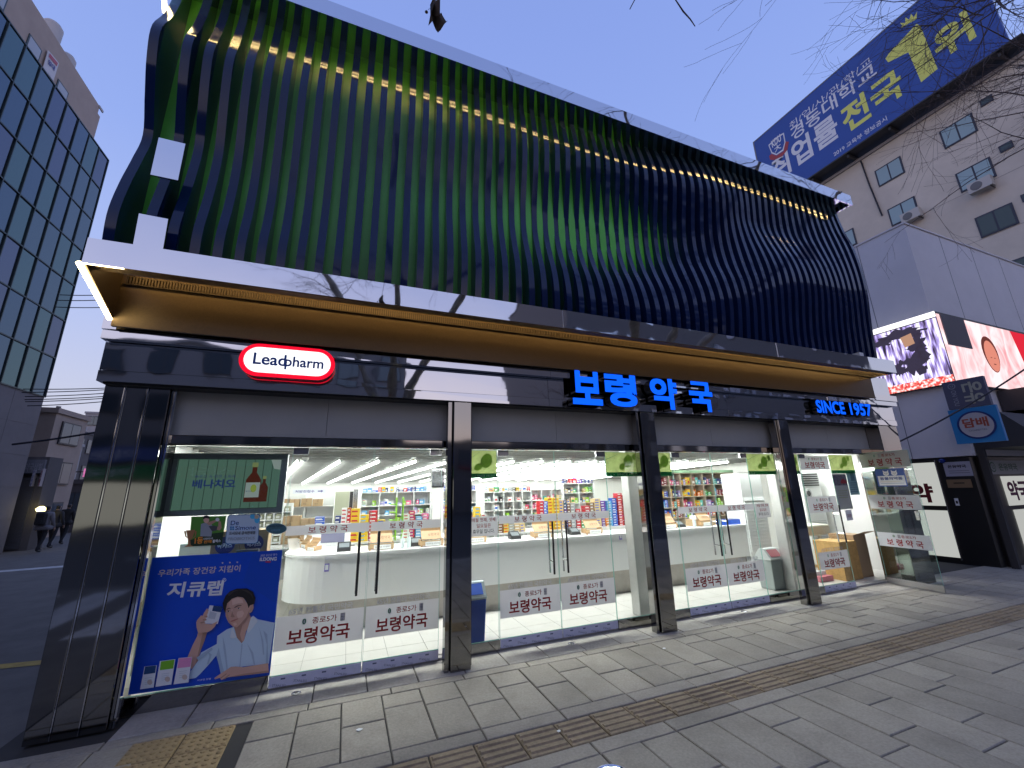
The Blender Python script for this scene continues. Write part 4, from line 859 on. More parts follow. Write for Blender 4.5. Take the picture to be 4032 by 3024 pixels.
q = MB(); q.box(7.62, 8.06, .58, 1.0, .03, .62, mat('osb_card', (.52, .31, .10), .65, noise=.2, nscale=14)); q.box(7.66, 7.9, .575, .579, .50, .60, MATS['osb_card']); tag(q.build('large_carton'), 'large plain orange brown carton standing in the open doorway', 'carton')
q = MB(); q.box(8.09, 8.42, .62, 1.02, .03, .70, GB2); q.poly([(8.1, .615, .701), (8.42, .615, .701), (8.55, .5, .76), (8.2, .5, .76)], GB); tag(q.build('large_carton'), 'darker open carton right behind the orange brown one', 'carton')
t = thing('side_table', 'cream round edged table behind the orange brown carton', 'table', (8.1, 1.35, .03)); part('table_top', t, lambda q: q.box(7.7, 8.34, 1.12, 1.48, .66, .84, mat('cream_plastic', (.62, .60, .50), .4)), bevel=.03); 
for x in (7.75, 8.28): part('leg', t, lambda q: q.box(x-.02, x+.02, 1.28, 1.32, .03, .659, MATS['cream_plastic']))
q = MB(); q.box(7.18, 7.50, .70, .95, .03, .11, mat('pink_tray', (.55, .16, .20), .5)); [q.lathe((7.24+k*.07, .80, .1105), [(.026, 0), (.027, .06), (.01, .08)], whitep, 10) for k in range(4)]; tag(q.build('crate'), 'low pink crate of white bottles on the floor in the fourth bay', 'crate')
q = MB(); q.box(-.92, -.74, .62, .66, .20, 1.10, mat('rack_dark', (.12, .12, .12), .5)); tag(q.build('post'), 'dark post standing behind the lettered card in the first window', 'post')
shelf('shelf_unit', 'white wall shelf of small packs behind the oval sticker', -1.60, -.84, 3.9, .2, .4, 1.45, 6, (.6, .72, .84, .96, 1.08, 1.20, 1.32), shw)
q = MB()
for i in range(6):
    for j in range(6): q.box(-1.585+i*.1267, -1.50+i*.1267, 3.95, 4.0, .722+j*.12, .80+j*.12, mat('pack_olive', (.40, .42, .30), .5)); q.box(-1.57+i*.1267, -1.52+i*.1267, 3.945, 3.949, .735+j*.12, .77+j*.12, white)
struct(q.build('small_packs'), 'stuff')
q = MB(); q.box(-1.50, -1.22, 1.1, 1.5, .03, 1.14, mat('fridge_glass', (.52, .62, .60), .2)); q.box(-1.49, -1.23, 1.09, 1.099, .08, 1.10, mat('fridge_pale', (.62, .72, .70), .2)); tag(q.build('display_fridge'), 'pale green glass fronted cabinet beside the corner pier above the poster', 'cabinet')
for k in range(2):
    for j in range(3):
        x, z = -1.16+k*.24, .55+j*.24; q = MB(); q.box(x, x+.23, .75, .95, z, z+.235, GB); q.lathe((x+.115, .749, z+.11), [(.08, 0), (.08, .003)], mat('badge_navy', (.05, .05, .16)), 24, -Y_, X_); q.text('박카스', Vector((x+.055, .744, z+.085)), .12, white, .045, bold=.03); tag(q.build('kraft_carton'), 'kraft carton with round navy badge in the stack behind the golfer card', 'carton', 'badge cartons in the first window')
place_cartons()
t = thing('security_camera', 'white dome camera on the mirrored ceiling left of the tubes', 'camera', (-.62, 2.9, 2.1)); part('dome', t, lambda q: q.lathe((-.62, 2.9, ceilz(2.9)-.001), [(.05, 0), (.045, -.03), (.03, -.05)], whitep, 16)); part('lens', t, lambda q: q.lathe((-.62, 2.87, ceilz(2.9)-.052), [(.02, 0), (.012, -.01)], blackm, 12))

# ------------------------------------------------------------------ left side: glass office tower, older tower behind, alley
def rnd_tint(rgb, k): return [mat('%s_%d' % (rgb[0], i), tuple(c*(1+random.uniform(-k, k)) for c in rgb[1]), rgb[2], rgb[3], bump=rgb[4], bscale=.7, bdist=.03) for i in range(4)]
tg = rnd_tint(('tower_glass', (.095, .145, .165), .06, .8, .10), .12)
mull = mat('tower_mullion', (.055, .08, .085), .4, .5); stone = mat('tower_stone', (.21, .19, .19), .75, noise=.12, nscale=1.2, bump=.1, bscale=20)
TW = thing('office_tower', 'teal glass office tower with stone base at the left edge', 'building', (-14, 5, 0))
XT, YC, ZB, ZT = -10.0, 14.65, 5.06, 14.95
q = MB(); q.box(-24, XT-.06, -8, YC-.06, 5.06, ZT-.02, darkm); q.build('wall', TW)
q = MB(); wy = .68; hz = (ZT-ZB)/7
for r in range(7):
    k = 0; y = YC-.03
    while y > -6:
        t = [random.uniform(-.006, .006) for _ in range(3)]; z0, z1 = ZB+r*hz+.012, ZB+(r+1)*hz-.012
        q.poly([(XT+t[0], y-wy+.012, z0), (XT+t[1], y-.012, z0), (XT+t[1]+t[2], y-.012, z1), (XT+t[0]+t[2], y-wy+.012, z1)], random.choice(tg)); y -= wy
q.build('curtain_wall', TW)
q = MB()
for r in range(8): q.box(XT-.03, XT+.03, -6, YC, ZB+r*hz-.02, ZB+r*hz+.02, mull)
y = YC
while y > -6: q.box(XT-.03, XT+.035, y-.014, y+.014, ZB-.02, ZT, mull); y -= wy
q.box(-24, XT, YC-.02, YC+.02, ZB, ZT+.03, MATS['tower_glass_1'])
q.build('mullion_grid', TW)
q = MB()
for r in range(5):
    y = YC
    while y > -6: q.box(XT-.3, XT, y-1.36+.006, y-.006, r*1.01+.004, (r+1)*1.01-.004, stone); y -= 1.36
q.box(-24, XT-.01, -6, YC-.01, -.1, 5.05, stone)
q.build('stone_base', TW)
BT = thing('old_tower', 'tall pinkish beige tower with roof drums behind the glass tower', 'building', (-22, 24, 0))
beige = mat('old_tower_concrete', (.42, .345, .30), .8, noise=.1, nscale=.8); drum = mat('roof_drum', (.45, .43, .42), .7)
s_ = 18/9.0
def bxp(Y_, Z_2): return (-4.13+(Y_+4.13)*s_, 1.6+(Z_2-1.6)*s_)
ya, za = bxp(11.81, 14.9); yb, zb = bxp(12.05, 13.7)
q = MB(); q.box(-30, -18, 6, ya, 0, za-.6, beige); q.box(-30, -18, 6, ya-.3, za-.6, za, beige); q.box(-30, -18.3, ya, ya+.5, 0, zb, beige); q.build('wall', BT)
q = MB(); q.box(-18.02, -17.95, ya-.4, ya+.1, za-.15, za+.02, drum); q.build('parapet', BT)
for (Y1, Z1, w_, h_) in ((8.72, 13.85, .5, .42), (10.0, 13.75, .5, .42), (7.4, 13.9, .5, .42)):
    yy, zz_ = bxp(Y1, Z1); f = part('window', BT, lambda q: q.box(-18.0, -17.96, yy-w_, yy+w_, zz_-h_*1.3, zz_+h_*.8, mull)); part('pane', f, lambda q: q.box(-17.96, -17.95, yy-w_+.08, yy+w_-.08, zz_-h_*1.3+.08, zz_+h_*.8-.08, mat('old_pane', (.40, .44, .48), .1)))
for (px, py, r_) in ((205, 110, .5), (262, 235, .45)):
    p = atx(px, py, -19.4); part('roof_drum', BT, lambda q: q.lathe((-19.4, p.y, za-.02), [(r_, 0), (r_, p.z-za+.1), (r_*.7, p.z-za+.35)], drum, 20))
q = MB(); bz = [atx(188, 197, -17.92), atx(230, 248, -17.92), atx(208, 318, -17.92), atx(168, 265, -17.92)]
q.prism(bz[::-1], (.03, 0, 0), mat('banner_white', (.62, .62, .66), .6)); ub = (bz[1]-bz[0]).normalized(); vb = (bz[0]-bz[3]).normalized()
q.poly([bz[3]+(bz[0]-bz[3])*a+(bz[1]-bz[0])*c+Vector((.05, 0, 0)) for a, c in ((.72, .12), (.72, .88), (.92, .88), (.92, .12))], mat('banner_red', (.45, .08, .12)))
q.text('임대', bz[3]+(bz[0]-bz[3])*.38+(bz[1]-bz[0])*.18+Vector((.05, 0, 0)), (bz[1]-bz[0]).length*.6, mat('banner_navy', (.05, .07, .30)), None, ub, vb, 0, .03)
tag(q.build('banner'), 'small white banner with red and navy print hung on the old beige tower', 'banner')

def house(name, lab, x0, x1, y0, y1, h, wall, face, floors, cols, roofm=None, lit=0.0, wm=None, base=0.0):
    """plain street building; windows on the faces named in face ('E' faces +X, 'S' faces -Y, 'N' faces +Y, 'W' faces -X)"""
    t = thing(name, lab, 'building', ((x0+x1)/2, (y0+y1)/2, 0)); part('wall', t, lambda q: q.box(x0, x1, y0, y1, -.15, h, wall))
    part('parapet', t, lambda q: q.box(x0-.08, x1+.08, y0-.08, y1+.08, h+.001, h+.22, roofm or wall))
    fr = mat('window_frame_dark', (.05, .05, .055), .5); pn = wm or mat('window_pane', (.10, .13, .16), .06, .4)
    lm = glow('lit_window', (1, .92, .75), .9)
    for F in face:
        L = (y1-y0) if F in 'EW' else (x1-x0)
        n = max(1, int(L/cols))
        for r in range(floors):
            zc = base+(h-base)*(r+.55)/floors
            for k in range(n):
                c = (k+.5)*L/n; ww, wh = min(1.3, L/n*.62)/2, min(1.4, (h-base)/floors*.5)/2
                if F in 'EW':
                    xx = x1 if F == 'E' else x0; sg = 1 if F == 'E' else -1; a, b_ = (xx+.004*sg, xx+.06*sg); a, b_ = min(a, b_), max(a, b_); yc_ = y0+c
                    f = part('window', t, lambda q: q.box(a, b_, yc_-ww-.06, yc_+ww+.06, zc-wh-.06, zc+wh+.06, fr)); a2, b2 = (xx+.0605*sg, xx+.07*sg); a2, b2 = min(a2, b2), max(a2, b2)
                    part('pane', f, lambda q: (q.box(a2, b2, yc_-ww, yc_-.02, zc-wh, zc+wh, lm if random.random() < lit else pn), q.box(a2, b2, yc_+.02, yc_+ww, zc-wh, zc+wh, pn)))
                else:
                    yy = y0 if F == 'S' else y1; sg = -1 if F == 'S' else 1; a, b_ = sorted((yy+.004*sg, yy+.06*sg)); xc_ = x0+c; a2, b2 = sorted((yy+.0605*sg, yy+.07*sg))
                    f = part('window', t, lambda q: q.box(xc_-ww-.06, xc_+ww+.06, a, b_, zc-wh-.06, zc+wh+.06, fr)); m_ = lm if random.random() < lit else pn
                    part('pane', f, lambda q: (q.box(xc_-ww, xc_-.02, a2, b2, zc-wh, zc+wh, m_), q.box(xc_+.02, xc_+ww, a2, b2, zc-wh, zc+wh, pn)))
    return t
w_or = mat('alley_wall_buff', (.46, .36, .29), .8, noise=.12, nscale=1); w_gr = mat('alley_wall_grey', (.42, .40, .40), .8, noise=.12, nscale=1); w_wh = mat('alley_wall_pale', (.60, .57, .55), .8, noise=.1, nscale=1); w_dk = mat('alley_wall_dark', (.12, .11, .11), .8, noise=.12, nscale=1)
SH = thing('shuttered_shop', 'dark single storey shop with closed roller shutter at the foot of the tower', 'building', (-11.2, 16, 0))
part('wall', SH, lambda q: q.box(-13.5, -9.75, 15.25, 16.0, -.1, 3.05, w_dk)); part('roller_shutter', SH, lambda q: [q.box(-13, -9.95, 15.20, 15.249, .05+k*.11, .15+k*.11, mat('shutter_slats', (.10, .10, .11), .5)) for k in range(21)]); part('fascia_sign', SH, lambda q: (q.box(-13.3, -9.8, 15.16, 15.249, 2.45, 2.95, mat('old_sign', (.20, .20, .22), .6)), q.text('종로약국상회', Vector((-10.5, 15.15, 2.55)), .65, mat('old_sign_text', (.33, .33, .35), .6), .28, bold=.02)))
def hx(px, Y): return at(px, 1700, Y).x
def hz_(px, py, Y): return at(px, py, Y).z
house('walk_up_block', 'buff three storey block just beyond the glass tower in the alley', -18, hx(205, 19.8), 19.8, 22.2, hz_(205, 1625, 19.8), w_or, 'ES', 3, 2.2)
house('walk_up_block', 'pale four storey block further along the left of the alley', -24, hx(228, 27.5), 27.5, 30, hz_(228, 1672, 27.5), w_wh, 'ES', 3, 2.2, lit=.1)
house('walk_up_block', 'grey low block at the far left of the alley', -30, hx(248, 38), 38, 41, hz_(248, 1745, 38), w_gr, 'ES', 3, 2.6, lit=.1)
house('apartment_slab', 'pale grey apartment slab at the far end of the alley', hx(288, 62), hx(345, 62), 62, 74, hz_(300, 1645, 62), w_wh, 'SE', 6, 2.2, lit=.35)
house('apartment_slab', 'taller grey apartment slab right of the pale one at the alley end', hx(320, 56), hx(400, 56), 56, 60, hz_(345, 1628, 56), w_gr, 'SE', 6, 2.4, lit=.3)
house('walk_up_block', 'dark block between the wires at the alley end', hx(255, 51), hx(300, 51), 51, 55, hz_(280, 1700, 51), w_dk, 'SE', 3, 2.0, lit=.15)
house('walk_up_block', 'low dark shop row on the right of the alley', hx(292, 24), hx(420, 24), 24, 27, hz_(330, 1905, 24), w_dk, 'S', 1, 2.2, lit=.2)
# blade signs along the alley
for k, (px, py0, py1, wpx, col, txt, tc, lab) in enumerate(((128, 1850, 1915, 26, (.40, .38, .42), '부산식당', (.04, .05, .20), 'white blade sign with navy characters above the roller shutter'), (160, 1845, 1915, 24, (.38, .34, .36), '호텔', (.30, .05, .07), 'white blade sign with red characters right of the navy one'), (195, 1855, 1905, 22, (.42, .40, .40), '노래방', (.35, .05, .06), 'small pale sign with red print in the middle of the alley signs'), (188, 1925, 1995, 34, (.42, .38, .38), '종로상가', (.32, .05, .06), 'broad pale sign with red print low in the alley'), (238, 1930, 1968, 30, (.30, .30, .34), '인쇄', (.15, .05, .05), 'grey sign low in the alley right of the red print one'), (330, 1845, 1877, 12, (.60, .25, .55), '모텔', (.9, .8, .9), 'small glowing pink sign on the right of the alley'))):
    Yd = 15.1 if k < 2 else 22.0 if k < 5 else 26.0
    a, c_ = at(px-wpx/2, py1, Yd), at(px+wpx/2, py0, Yd); q = MB(); m_ = mat('blade_%d' % k, col, .6) if k < 5 else glow('blade_pink', (.9, .25, .6), .8)
    q.box(min(a.x, c_.x), max(a.x, c_.x), Yd, Yd+.18, a.z, c_.z, m_); n = len(txt); hh = (c_.z-a.z)/n; wd = abs(c_.x-a.x)*.6
    for i, ch in enumerate(txt): q.text(ch, Vector((min(a.x, c_.x)+abs(c_.x-a.x)*.2, Yd-.01, c_.z-(i+.9)*hh)), wd, mat('blade_t%d' % k, tc, .6), hh*.75, bold=.02)
    q.box(min(a.x, c_.x)-.5, min(a.x, c_.x), Yd+.05, Yd+.10, c_.z-.2, c_.z-.15, blackm)
    tag(q.build('blade_sign'), lab, 'sign')
t = thing('wall_lamp', 'warm lamp on the shuttered shop front beside the walkers', 'lamp', (-9.5, 15.1, 2.2)); p = at(158, 2006, 15.0)
part('lamp_glass', t, lambda q: q.lathe((p.x, 15.05, p.z-.06), [(.10, 0), (.13, .08), (.05, .16)], glow('alley_lamp', (1, .85, .35), 7), 12)); part('bracket', t, lambda q: q.box(p.x-.02, p.x+.02, 15.05, 15.2, p.z+.101, p.z+.13, blackm))
# utility poles and wires
conc2 = mat('pole_concrete', (.20, .19, .18), .8)
def pole(x, y, h, lab, r=.13, lean=0.0):
    t = thing('utility_pole', lab, 'utility pole', (x, y, 0)); part('shaft', t, lambda q: q.tube([(x, y, -.1), (x+lean, y, h)], [r, r*.7], conc2, 12))
    for z, w_ in ((h-.5, 1.0), (h-1.2, .8)): part('crossarm', t, lambda q: q.box(x+lean-w_, x+lean+w_, y-.06-r, y-r, z, z+.09, w_dk))
    for dx in (-.45, .4): part('transformer', t, lambda q: q.lathe((x+lean+dx, y-.05-r*2.2, h-2.6), [(.20, 0), (.22, .1), (.22, .62), (.12, .72)], conc2, 14))
pole(-4.1, 9.0, 8.6, 'grey utility pole with transformers in the alley beside the pharmacy')
p = at(232, 1600, 34); pole(p.x-.4, 34, p.z, 'distant leaning utility pole in the middle of the alley', .18, .4)
wire = mat('wire_black', (.02, .02, .03), .6)
def wire_run(a, c_, sag, lab, r=.012):
    q = MB(); a, c_ = Vector(a), Vector(c_); q.tube([a+(c_-a)*t-Z_*(sag*4*t*(1-t)) for t in (k/14 for k in range(15))], r, wire, 5); tag(q.build('power_line'), lab, 'cable', 'overhead cables across the alley')
for k, (pa, pb_) in enumerate((((155, 1530), (395, 1523)), ((150, 1542), (395, 1530)), ((160, 1558), (395, 1544)), ((160, 1570), (395, 1556)), ((160, 1578), (390, 1564)), ((165, 1594), (380, 1578)), ((270, 1160), (400, 1156)), ((262, 1181), (400, 1176)), ((255, 1208), (410, 1205)), ((110, 1740), (345, 1702)))):
    a, c_ = at(*pa, 12), at(*pb_, 12); d = c_-a; wire_run(a-d*.25, c_+d*.9, .05, 'thin cable slung across the alley mouth' if k < 9 else 'thick low cable slung across the alley', .014 if k < 9 else .03)

# ------------------------------------------------------------------ right side: clad building with screens, billboard block
clad = mat('pale_cladding', (.76, .73, .74), .55, noise=.05, nscale=1.5); clad2 = mat('pale_cladding_b', (.70, .67, .68), .55, noise=.05, nscale=1.5); seam = mat('cladding_seam', (.18, .18, .20), .7)
WB = thing('clad_building', 'windowless pale clad building with video screens right of the pharmacy', 'building', (14, 4, 0)); XW = 11.2
part('wall', WB, lambda q: (q.box(XW, 22, .02, 9, 2.02, 7.15, clad),))
q = MB()
for y in (.95, 2.1, 3.2): q.box(XW-.003, XW, y, y+.012, 2.02, 7.14, seam)
for x in (12.6, 14.0, 15.4, 16.8, 18.2): q.box(x, x+.012, .017, .02, 4.95, 7.14, seam)
q.build('panel_seam', WB)
part('ground_floor', WB, lambda q: (q.box(XW+.02, 22, .10, 9, -.1, 2.0, blackm),))
part('roof_edge', WB, lambda q: q.box(XW-.02, 22, 0, 9, 7.151, 7.19, clad2))
q = MB(); q.box(XW-.01, XW+.015, .62, 1.75, 1.07, 1.93, glow('door_lightbox', (.95, .97, .92), .52)); q.box(XW-.01, XW+.015, .62, 1.75, .10, .98, MATS['door_lightbox'])
P = frame(Vector((XW-.012, 1.75, 0)), -Y_); q.text('약', P(.62, 1.14, .003), .36, mat('maroon_text', (.20, .015, .02), .5), .36, -Y_, Z_, 0, .04)
q.build('light_panel', WB)
part('door_rail', WB, lambda q: (q.box(XW-.012, XW+.018, .60, .618, .05, 1.97, steel_sat),))
# screens
def screenmat(name, kind):
    m = bpy.data.materials.new(name); m.use_nodes = True; t = m.node_tree; t.nodes.clear(); N = t.nodes.new; L = t.links.new
    tc = N('ShaderNodeTexCoord'); mp = N('ShaderNodeMapping'); L(tc.outputs['Object'], mp.inputs[0]); nz = N('ShaderNodeTexNoise'); nz.inputs['Detail'].default_value = 6; L(mp.outputs[0], nz.inputs['Vector'])
    rp = N('ShaderNodeValToRGB'); L(nz.outputs['Fac'], rp.inputs[0]); e = N('ShaderNodeEmission'); o = N('ShaderNodeOutputMaterial'); L(e.outputs[0], o.inputs[0])
    if kind == 'fall':
        mp.inputs['Scale'].default_value = (1, 9, 1.1); nz.inputs['Scale'].default_value = 2.0
        c = [(.34, (.03, .025, .05)), (.42, (.18, .13, .30)), (.49, (.40, .32, .75)), (.55, (.75, .68, 1)), (.63, (1, .97, 1))]
    elif kind == 'bloom':
        mp.inputs['Scale'].default_value = (1, 6, 5); nz.inputs['Scale'].default_value = 3.5; c = [(.35, (.55, .05, .05)), (.47, (.85, .12, .10)), (.55, (1, .55, .5)), (.62, (1, .9, .95))]
    else:
        mp.inputs['Scale'].default_value = (1.2, 1, .7); mp.inputs['Rotation'].default_value = (0, .6, 0); nz.inputs['Scale'].default_value = 1.8; nz.inputs['Distortion'].default_value = 1.2
        c = [(.30, (.72, .30, .33)), (.42, (.85, .50, .52)), (.55, (.95, .72, .74)), (.70, (1, .86, .88))]
    while len(rp.color_ramp.elements) < len(c): rp.color_ramp.elements.new(.5)
    for el, (p_, cc) in zip(rp.color_ramp.elements, c): el.position = p_; el.color = (*cc, 1)
    L(rp.outputs[0], e.inputs[0]); e.inputs[1].default_value = 1.3*EM; return m
SC = thing('video_screen', 'large video screen showing a violet waterfall over red flowers', 'screen', (XW, 1.6, 3.45)); xs_ = XW-.09
part('screen_case', SC, lambda q: q.box(xs_, XW-.001, -.078, 3.0, 3.44, 4.98, blackm)); part('picture', SC, lambda q: q.poly([(xs_-.004, 3.0, 3.62), (xs_-.004, -.07, 3.62), (xs_-.004, -.07, 4.84), (xs_-.004, 3.0, 4.84)], screenmat('waterfall_picture', 'fall')))
part('flower_band', SC, lambda q: q.poly([(xs_-.004, 3.0, 3.45), (xs_-.004, -.07, 3.45), (xs_-.004, -.07, 3.619), (xs_-.004, 3.0, 3.619)], screenmat('flower_picture', 'bloom')))
part('light_bar', SC, lambda q: q.box(xs_-.03, xs_-.005, -.078, 3.0, 4.86, 4.975, glow('screen_bar', (1, .98, 1), 1.6)))
q = MB(); P = frame(Vector((xs_-.006, 3.0, 0)), -Y_); 
rk = mat('screen_rock', (.02, .016, .03), .5, emit=(.05, .04, .07), es=.8, noise=.4, nscale=20)
rr_ = random.Random(3)
for (a, z, ra, rz) in ((2.45, 4.70, .42, .13), (2.62, 4.45, .20, .22), (2.1, 4.62, .20, .12), (2.55, 4.0, .24, .26), (2.25, 3.95, .14, .15), (2.72, 4.2, .12, .25)):
    q.poly([P(min(2.91, a+ra*math.cos(t)*rr_.uniform(.45, 1.25)), min(4.83, z+rz*math.sin(t)*rr_.uniform(.45, 1.25)), 0) for t in (2*math.pi*k/30 for k in range(30))], rk)
q.poly([P(a, z, .003) for a, z in ((2.42, 4.62), (2.62, 4.66), (2.64, 4.42), (2.46, 4.38))], glow('screen_amber', (.75, .42, .28), .7)); q.build('rock_picture', SC)
SD = thing('video_screen', 'pink video screen with a swaddled oval figure and red panel facing the road', 'screen', (14, 0, 3.45)); ys_ = -.075
part('screen_case', SD, lambda q: q.box(XW, 18, ys_, .018, 3.44, 4.98, blackm)); pk = screenmat('pink_picture', 'pink')
q = MB(); q.poly([(XW-.085, ys_-.006, 3.45), (14.6, ys_-.004, 3.45), (14.25, ys_-.004, 4.93), (XW-.085, ys_-.006, 4.93)], pk); q.build('picture', SD)
q = MB(); P = frame(Vector((0, ys_-.006, 0)), X_); q.poly([P(12.95+.33*math.cos(t)*(1+.1*math.sin(t)), 4.22+.42*math.sin(t), 0) for t in (2*math.pi*k/24 for k in range(24))], glow('baby_dark', (.25, .07, .06), .6)); q.poly([P(12.96+.27*math.cos(t), 4.18+.36*math.sin(t), .002) for t in (2*math.pi*k/24 for k in range(24))], glow('baby_skin', (.95, .33, .24), .85))
for a in (12.87, 13.02): q.poly([P(a, 4.13, .004), P(a+.07, 4.13, .004), P(a+.07, 4.145, .004), P(a, 4.145, .004)], MATS['baby_dark'])
q.poly([P(12.92, 3.98, .004), P(13.03, 3.98, .004), P(13.03, 4.0, .004), P(12.92, 4.0, .004)], MATS['baby_dark']); q.build('figure_picture', SD)
q = MB(); q.poly([(14.6, ys_-.004, 3.45), (18, ys_-.004, 3.45), (18, ys_-.004, 4.93), (14.25, ys_-.004, 4.93)], glow('screen_red', (.92, .03, .06), .85)); wl = glow('screen_line', (1, .95, .95), 1.1)
for pts in ([(14.95, 4.75), (15.0, 4.86), (15.05, 4.75), (15.0, 4.62)], [(15.0, 4.25), (15.05, 4.25), (15.3, 4.05), (15.9, 4.0), (15.9, 3.94), (15.25, 3.98)], [(14.75, 4.35), (14.80, 4.35), (14.85, 4.15), (14.95, 4.05), (14.85, 4.05), (14.77, 4.15)]): q.poly([P(a, z, .002) for a, z in pts], wl)
q.build('red_picture', SD)
part('dark_screen_patch', SD, lambda q: q.box(XW+.03, XW+.95, ys_-.03, ys_-.012, 4.25, 4.93, mat('screen_patch_grey', (.13, .12, .13), .6)))  # flat dark patch laid over the picture's top left, no real box
# blade signs, notices, awning of the neighbouring shop
q = MB(); q.box(10.62, 10.70, -.62, -.05, 2.87, 3.40, mat('sign_slate', (.09, .095, .15), .5)); P = frame(Vector((10.617, -.05, 0)), -Y_)
q.text('온유', P(.26, 3.33, .002), .40, mat('sign_cream', (.42, .42, .34), .5), .26, -Z_, -Y_, 0, .03); q.text('ON YOU', P(.10, 3.22, .002), .30, mat('sign_slate_text', (.30, .31, .36), .5), .07, -Z_, -Y_, 0, .01); ell(q, P, .13, 3.30, .055, .055, .002, MATS['sign_slate_text']); ell(q, P, .13, 3.30, .042, .042, .003, MATS['sign_slate']); q.text('u', P(.11, 3.285, .004), .04, MATS['sign_slate_text'], .035, -Y_, Z_)
tag(q.build('blade_sign'), 'slate grey projecting sign with sideways cream hangul above the blue tobacco sign', 'sign')
q = MB(); q.box(10.63, 10.70, -.66, -.02, 2.22, 2.86, mat('tobacco_blue', (.02, .22, .52), .45)); P = frame(Vector((10.627, -.02, 0)), -Y_)
ell(q, P, .33, 2.54, .255, .255, .002, mat('tobacco_navy', (.01, .03, .17), .45), 32); ell(q, P, .33, 2.54, .225, .225, .003, mat('tobacco_white', (.48, .47, .50), .45), 32); q.text('담배', P(.16, 2.50, .0045), .33, mat('tobacco_red', (.36, .07, .04), .45), .17, -Y_, Z_, 0, .03); q.text('CIGARETTES', P(.21, 2.43, .0045), .24, MATS['sign_slate'], .03, -Y_, Z_)
tag(q.build('blade_sign'), 'blue square tobacco sign with red hangul in a white disc', 'sign')
part('sign_arm', WB, lambda q: (q.box(10.70, XW-.012, -.30, -.27, 2.80, 2.83, blackm),)); part('sign_arm', WB, lambda q: q.box(10.70, XW-.012, -.30, -.27, 3.30, 3.33, blackm))
q = MB(); P = frame(Vector((XW+.012, .50, 0)), -Y_); rect(q, P, .0, .40, 1.64, 1.92, .004, mat('notice_pale', (.42, .41, .48), .6)); q.text('온유약국', P(.06, 1.80, .006), .27, blackt, .06, -Y_, Z_, 0, .03); rect(q, P, .06, .36, 1.74, 1.75, .006, seam); rect(q, P, .06, .36, 1.70, 1.71, .006, seam); tag(q.build('notice'), 'pale notice in black hangul on the dark wall left of the awning post', 'notice')
q = MB(); rect(q, P, -.02, .34, 1.42, 1.58, .004, mat('notice_tan', (.25, .16, .08), .6)); rect(q, P, .08, .24, 1.50, 1.52, .006, blackm); tag(q.build('notice'), 'tan notice on the dark wall below the pale one', 'notice')
q = MB(); rect(q, P, .02, .08, 1.08, 1.22, .004, pwh); rect(q, P, .035, .065, 1.12, 1.17, .006, blackm); tag(q.build('door_bell'), 'small white bell unit on the dark wall beside the lit door', 'bell')
q = MB(); q.lathe((XW+.015, .50, 1.95), [(.05, 0), (.045, .03), (.02, .05)], mat('dome_blue', (.01, .03, .20), .1), 14, -X_, Y_); tag(q.build('dome_camera'), 'small dark blue dome on the wall above the lit door corner', 'camera')
AW = thing('shop_awning', 'dark sloping awning with a lit front edge over the neighbouring shop', 'awning', (13.5, -.3, 0)); awm = mat('awning_dark', (.045, .043, .045), .7)
part('canopy_sheet', AW, lambda q: q.prism([(XW+.12, -.95, 2.14), (XW+.12, .05, 2.14), (XW+.12, .05, 2.95), (XW+.12, -.45, 2.80)], (8, 0, 0), awm)); part('lit_edge', AW, lambda q: q.box(XW+.12, XW+8.1, -.97, -.951, 2.13, 2.16, glow('awning_edge', (1, .95, .85), .55))); part('post', AW, lambda q: q.box(XW+.10, XW+.18, -.10, .0, -.01, 2.139, awm)); part('post', AW, lambda q: q.box(14.2, 14.28, -.95, -.87, -.01, 2.139, awm)); part('roof_box', AW, lambda q: q.box(12.9, 16, -.5, .0, 2.951, 3.4, mat('awning_box', (.06, .05, .05), .7)))
SF = thing('lit_shopfront', 'white lit shopfront of the neighbouring pharmacy under the dark awning', 'shopfront', (13, .08, 0))
part('frame', SF, lambda q: (q.box(XW+.25, 18, .05, .099, 0, 2.0, blackm),)); part('name_band', SF, lambda q: (q.box(XW+.35, 14.6, .03, .049, 1.66, 1.93, mat('band_grey', (.40, .42, .45), .5)), q.text('온유약국', Vector((XW+.85, .026, 1.73)), .75, mat('band_green', (.05, .14, .09), .5), .14, bold=.02)))
part('logo', SF, lambda q: (ell(q, frame(Vector((XW+.62, .026, 1.80)), X_), 0, 0, .11, .10, 0, mat('band_green', (.05, .14, .09))), ell(q, frame(Vector((XW+.62, .024, 1.80)), X_), 0, 0, .085, .077, 0, MATS['band_grey']), q.text('u', Vector((XW+.58, .022, 1.76)), .08, MATS['band_green'], .08)))
for x0, x1, z0, z1 in ((XW+.85, 14.6, 1.06, 1.62), (XW+.95, 14.6, .12, .98)): part('light_panel', SF, lambda q: q.box(x0, x1, .03, .049, z0, z1, glow('front_lightbox', (.95, .96, .92), .5)))
part('lettering', SF, lambda q: q.text('약국', Vector((XW+.95, .025, 1.16)), .8, mat('violet_text', (.16, .02, .08), .5), .36, bold=.04))
a = at(3440, 1785, .3); c_ = at(4032, 1432, -1.2); q = MB(); d = c_-a; q.tube([a+d*t*1.3-Z_*.12*4*t*(1-t) for t in (k/16 for k in range(17))], .014, wire, 6); tag(q.build('power_line'), 'single black cable sagging from the pharmacy corner across the clad wall', 'cable')

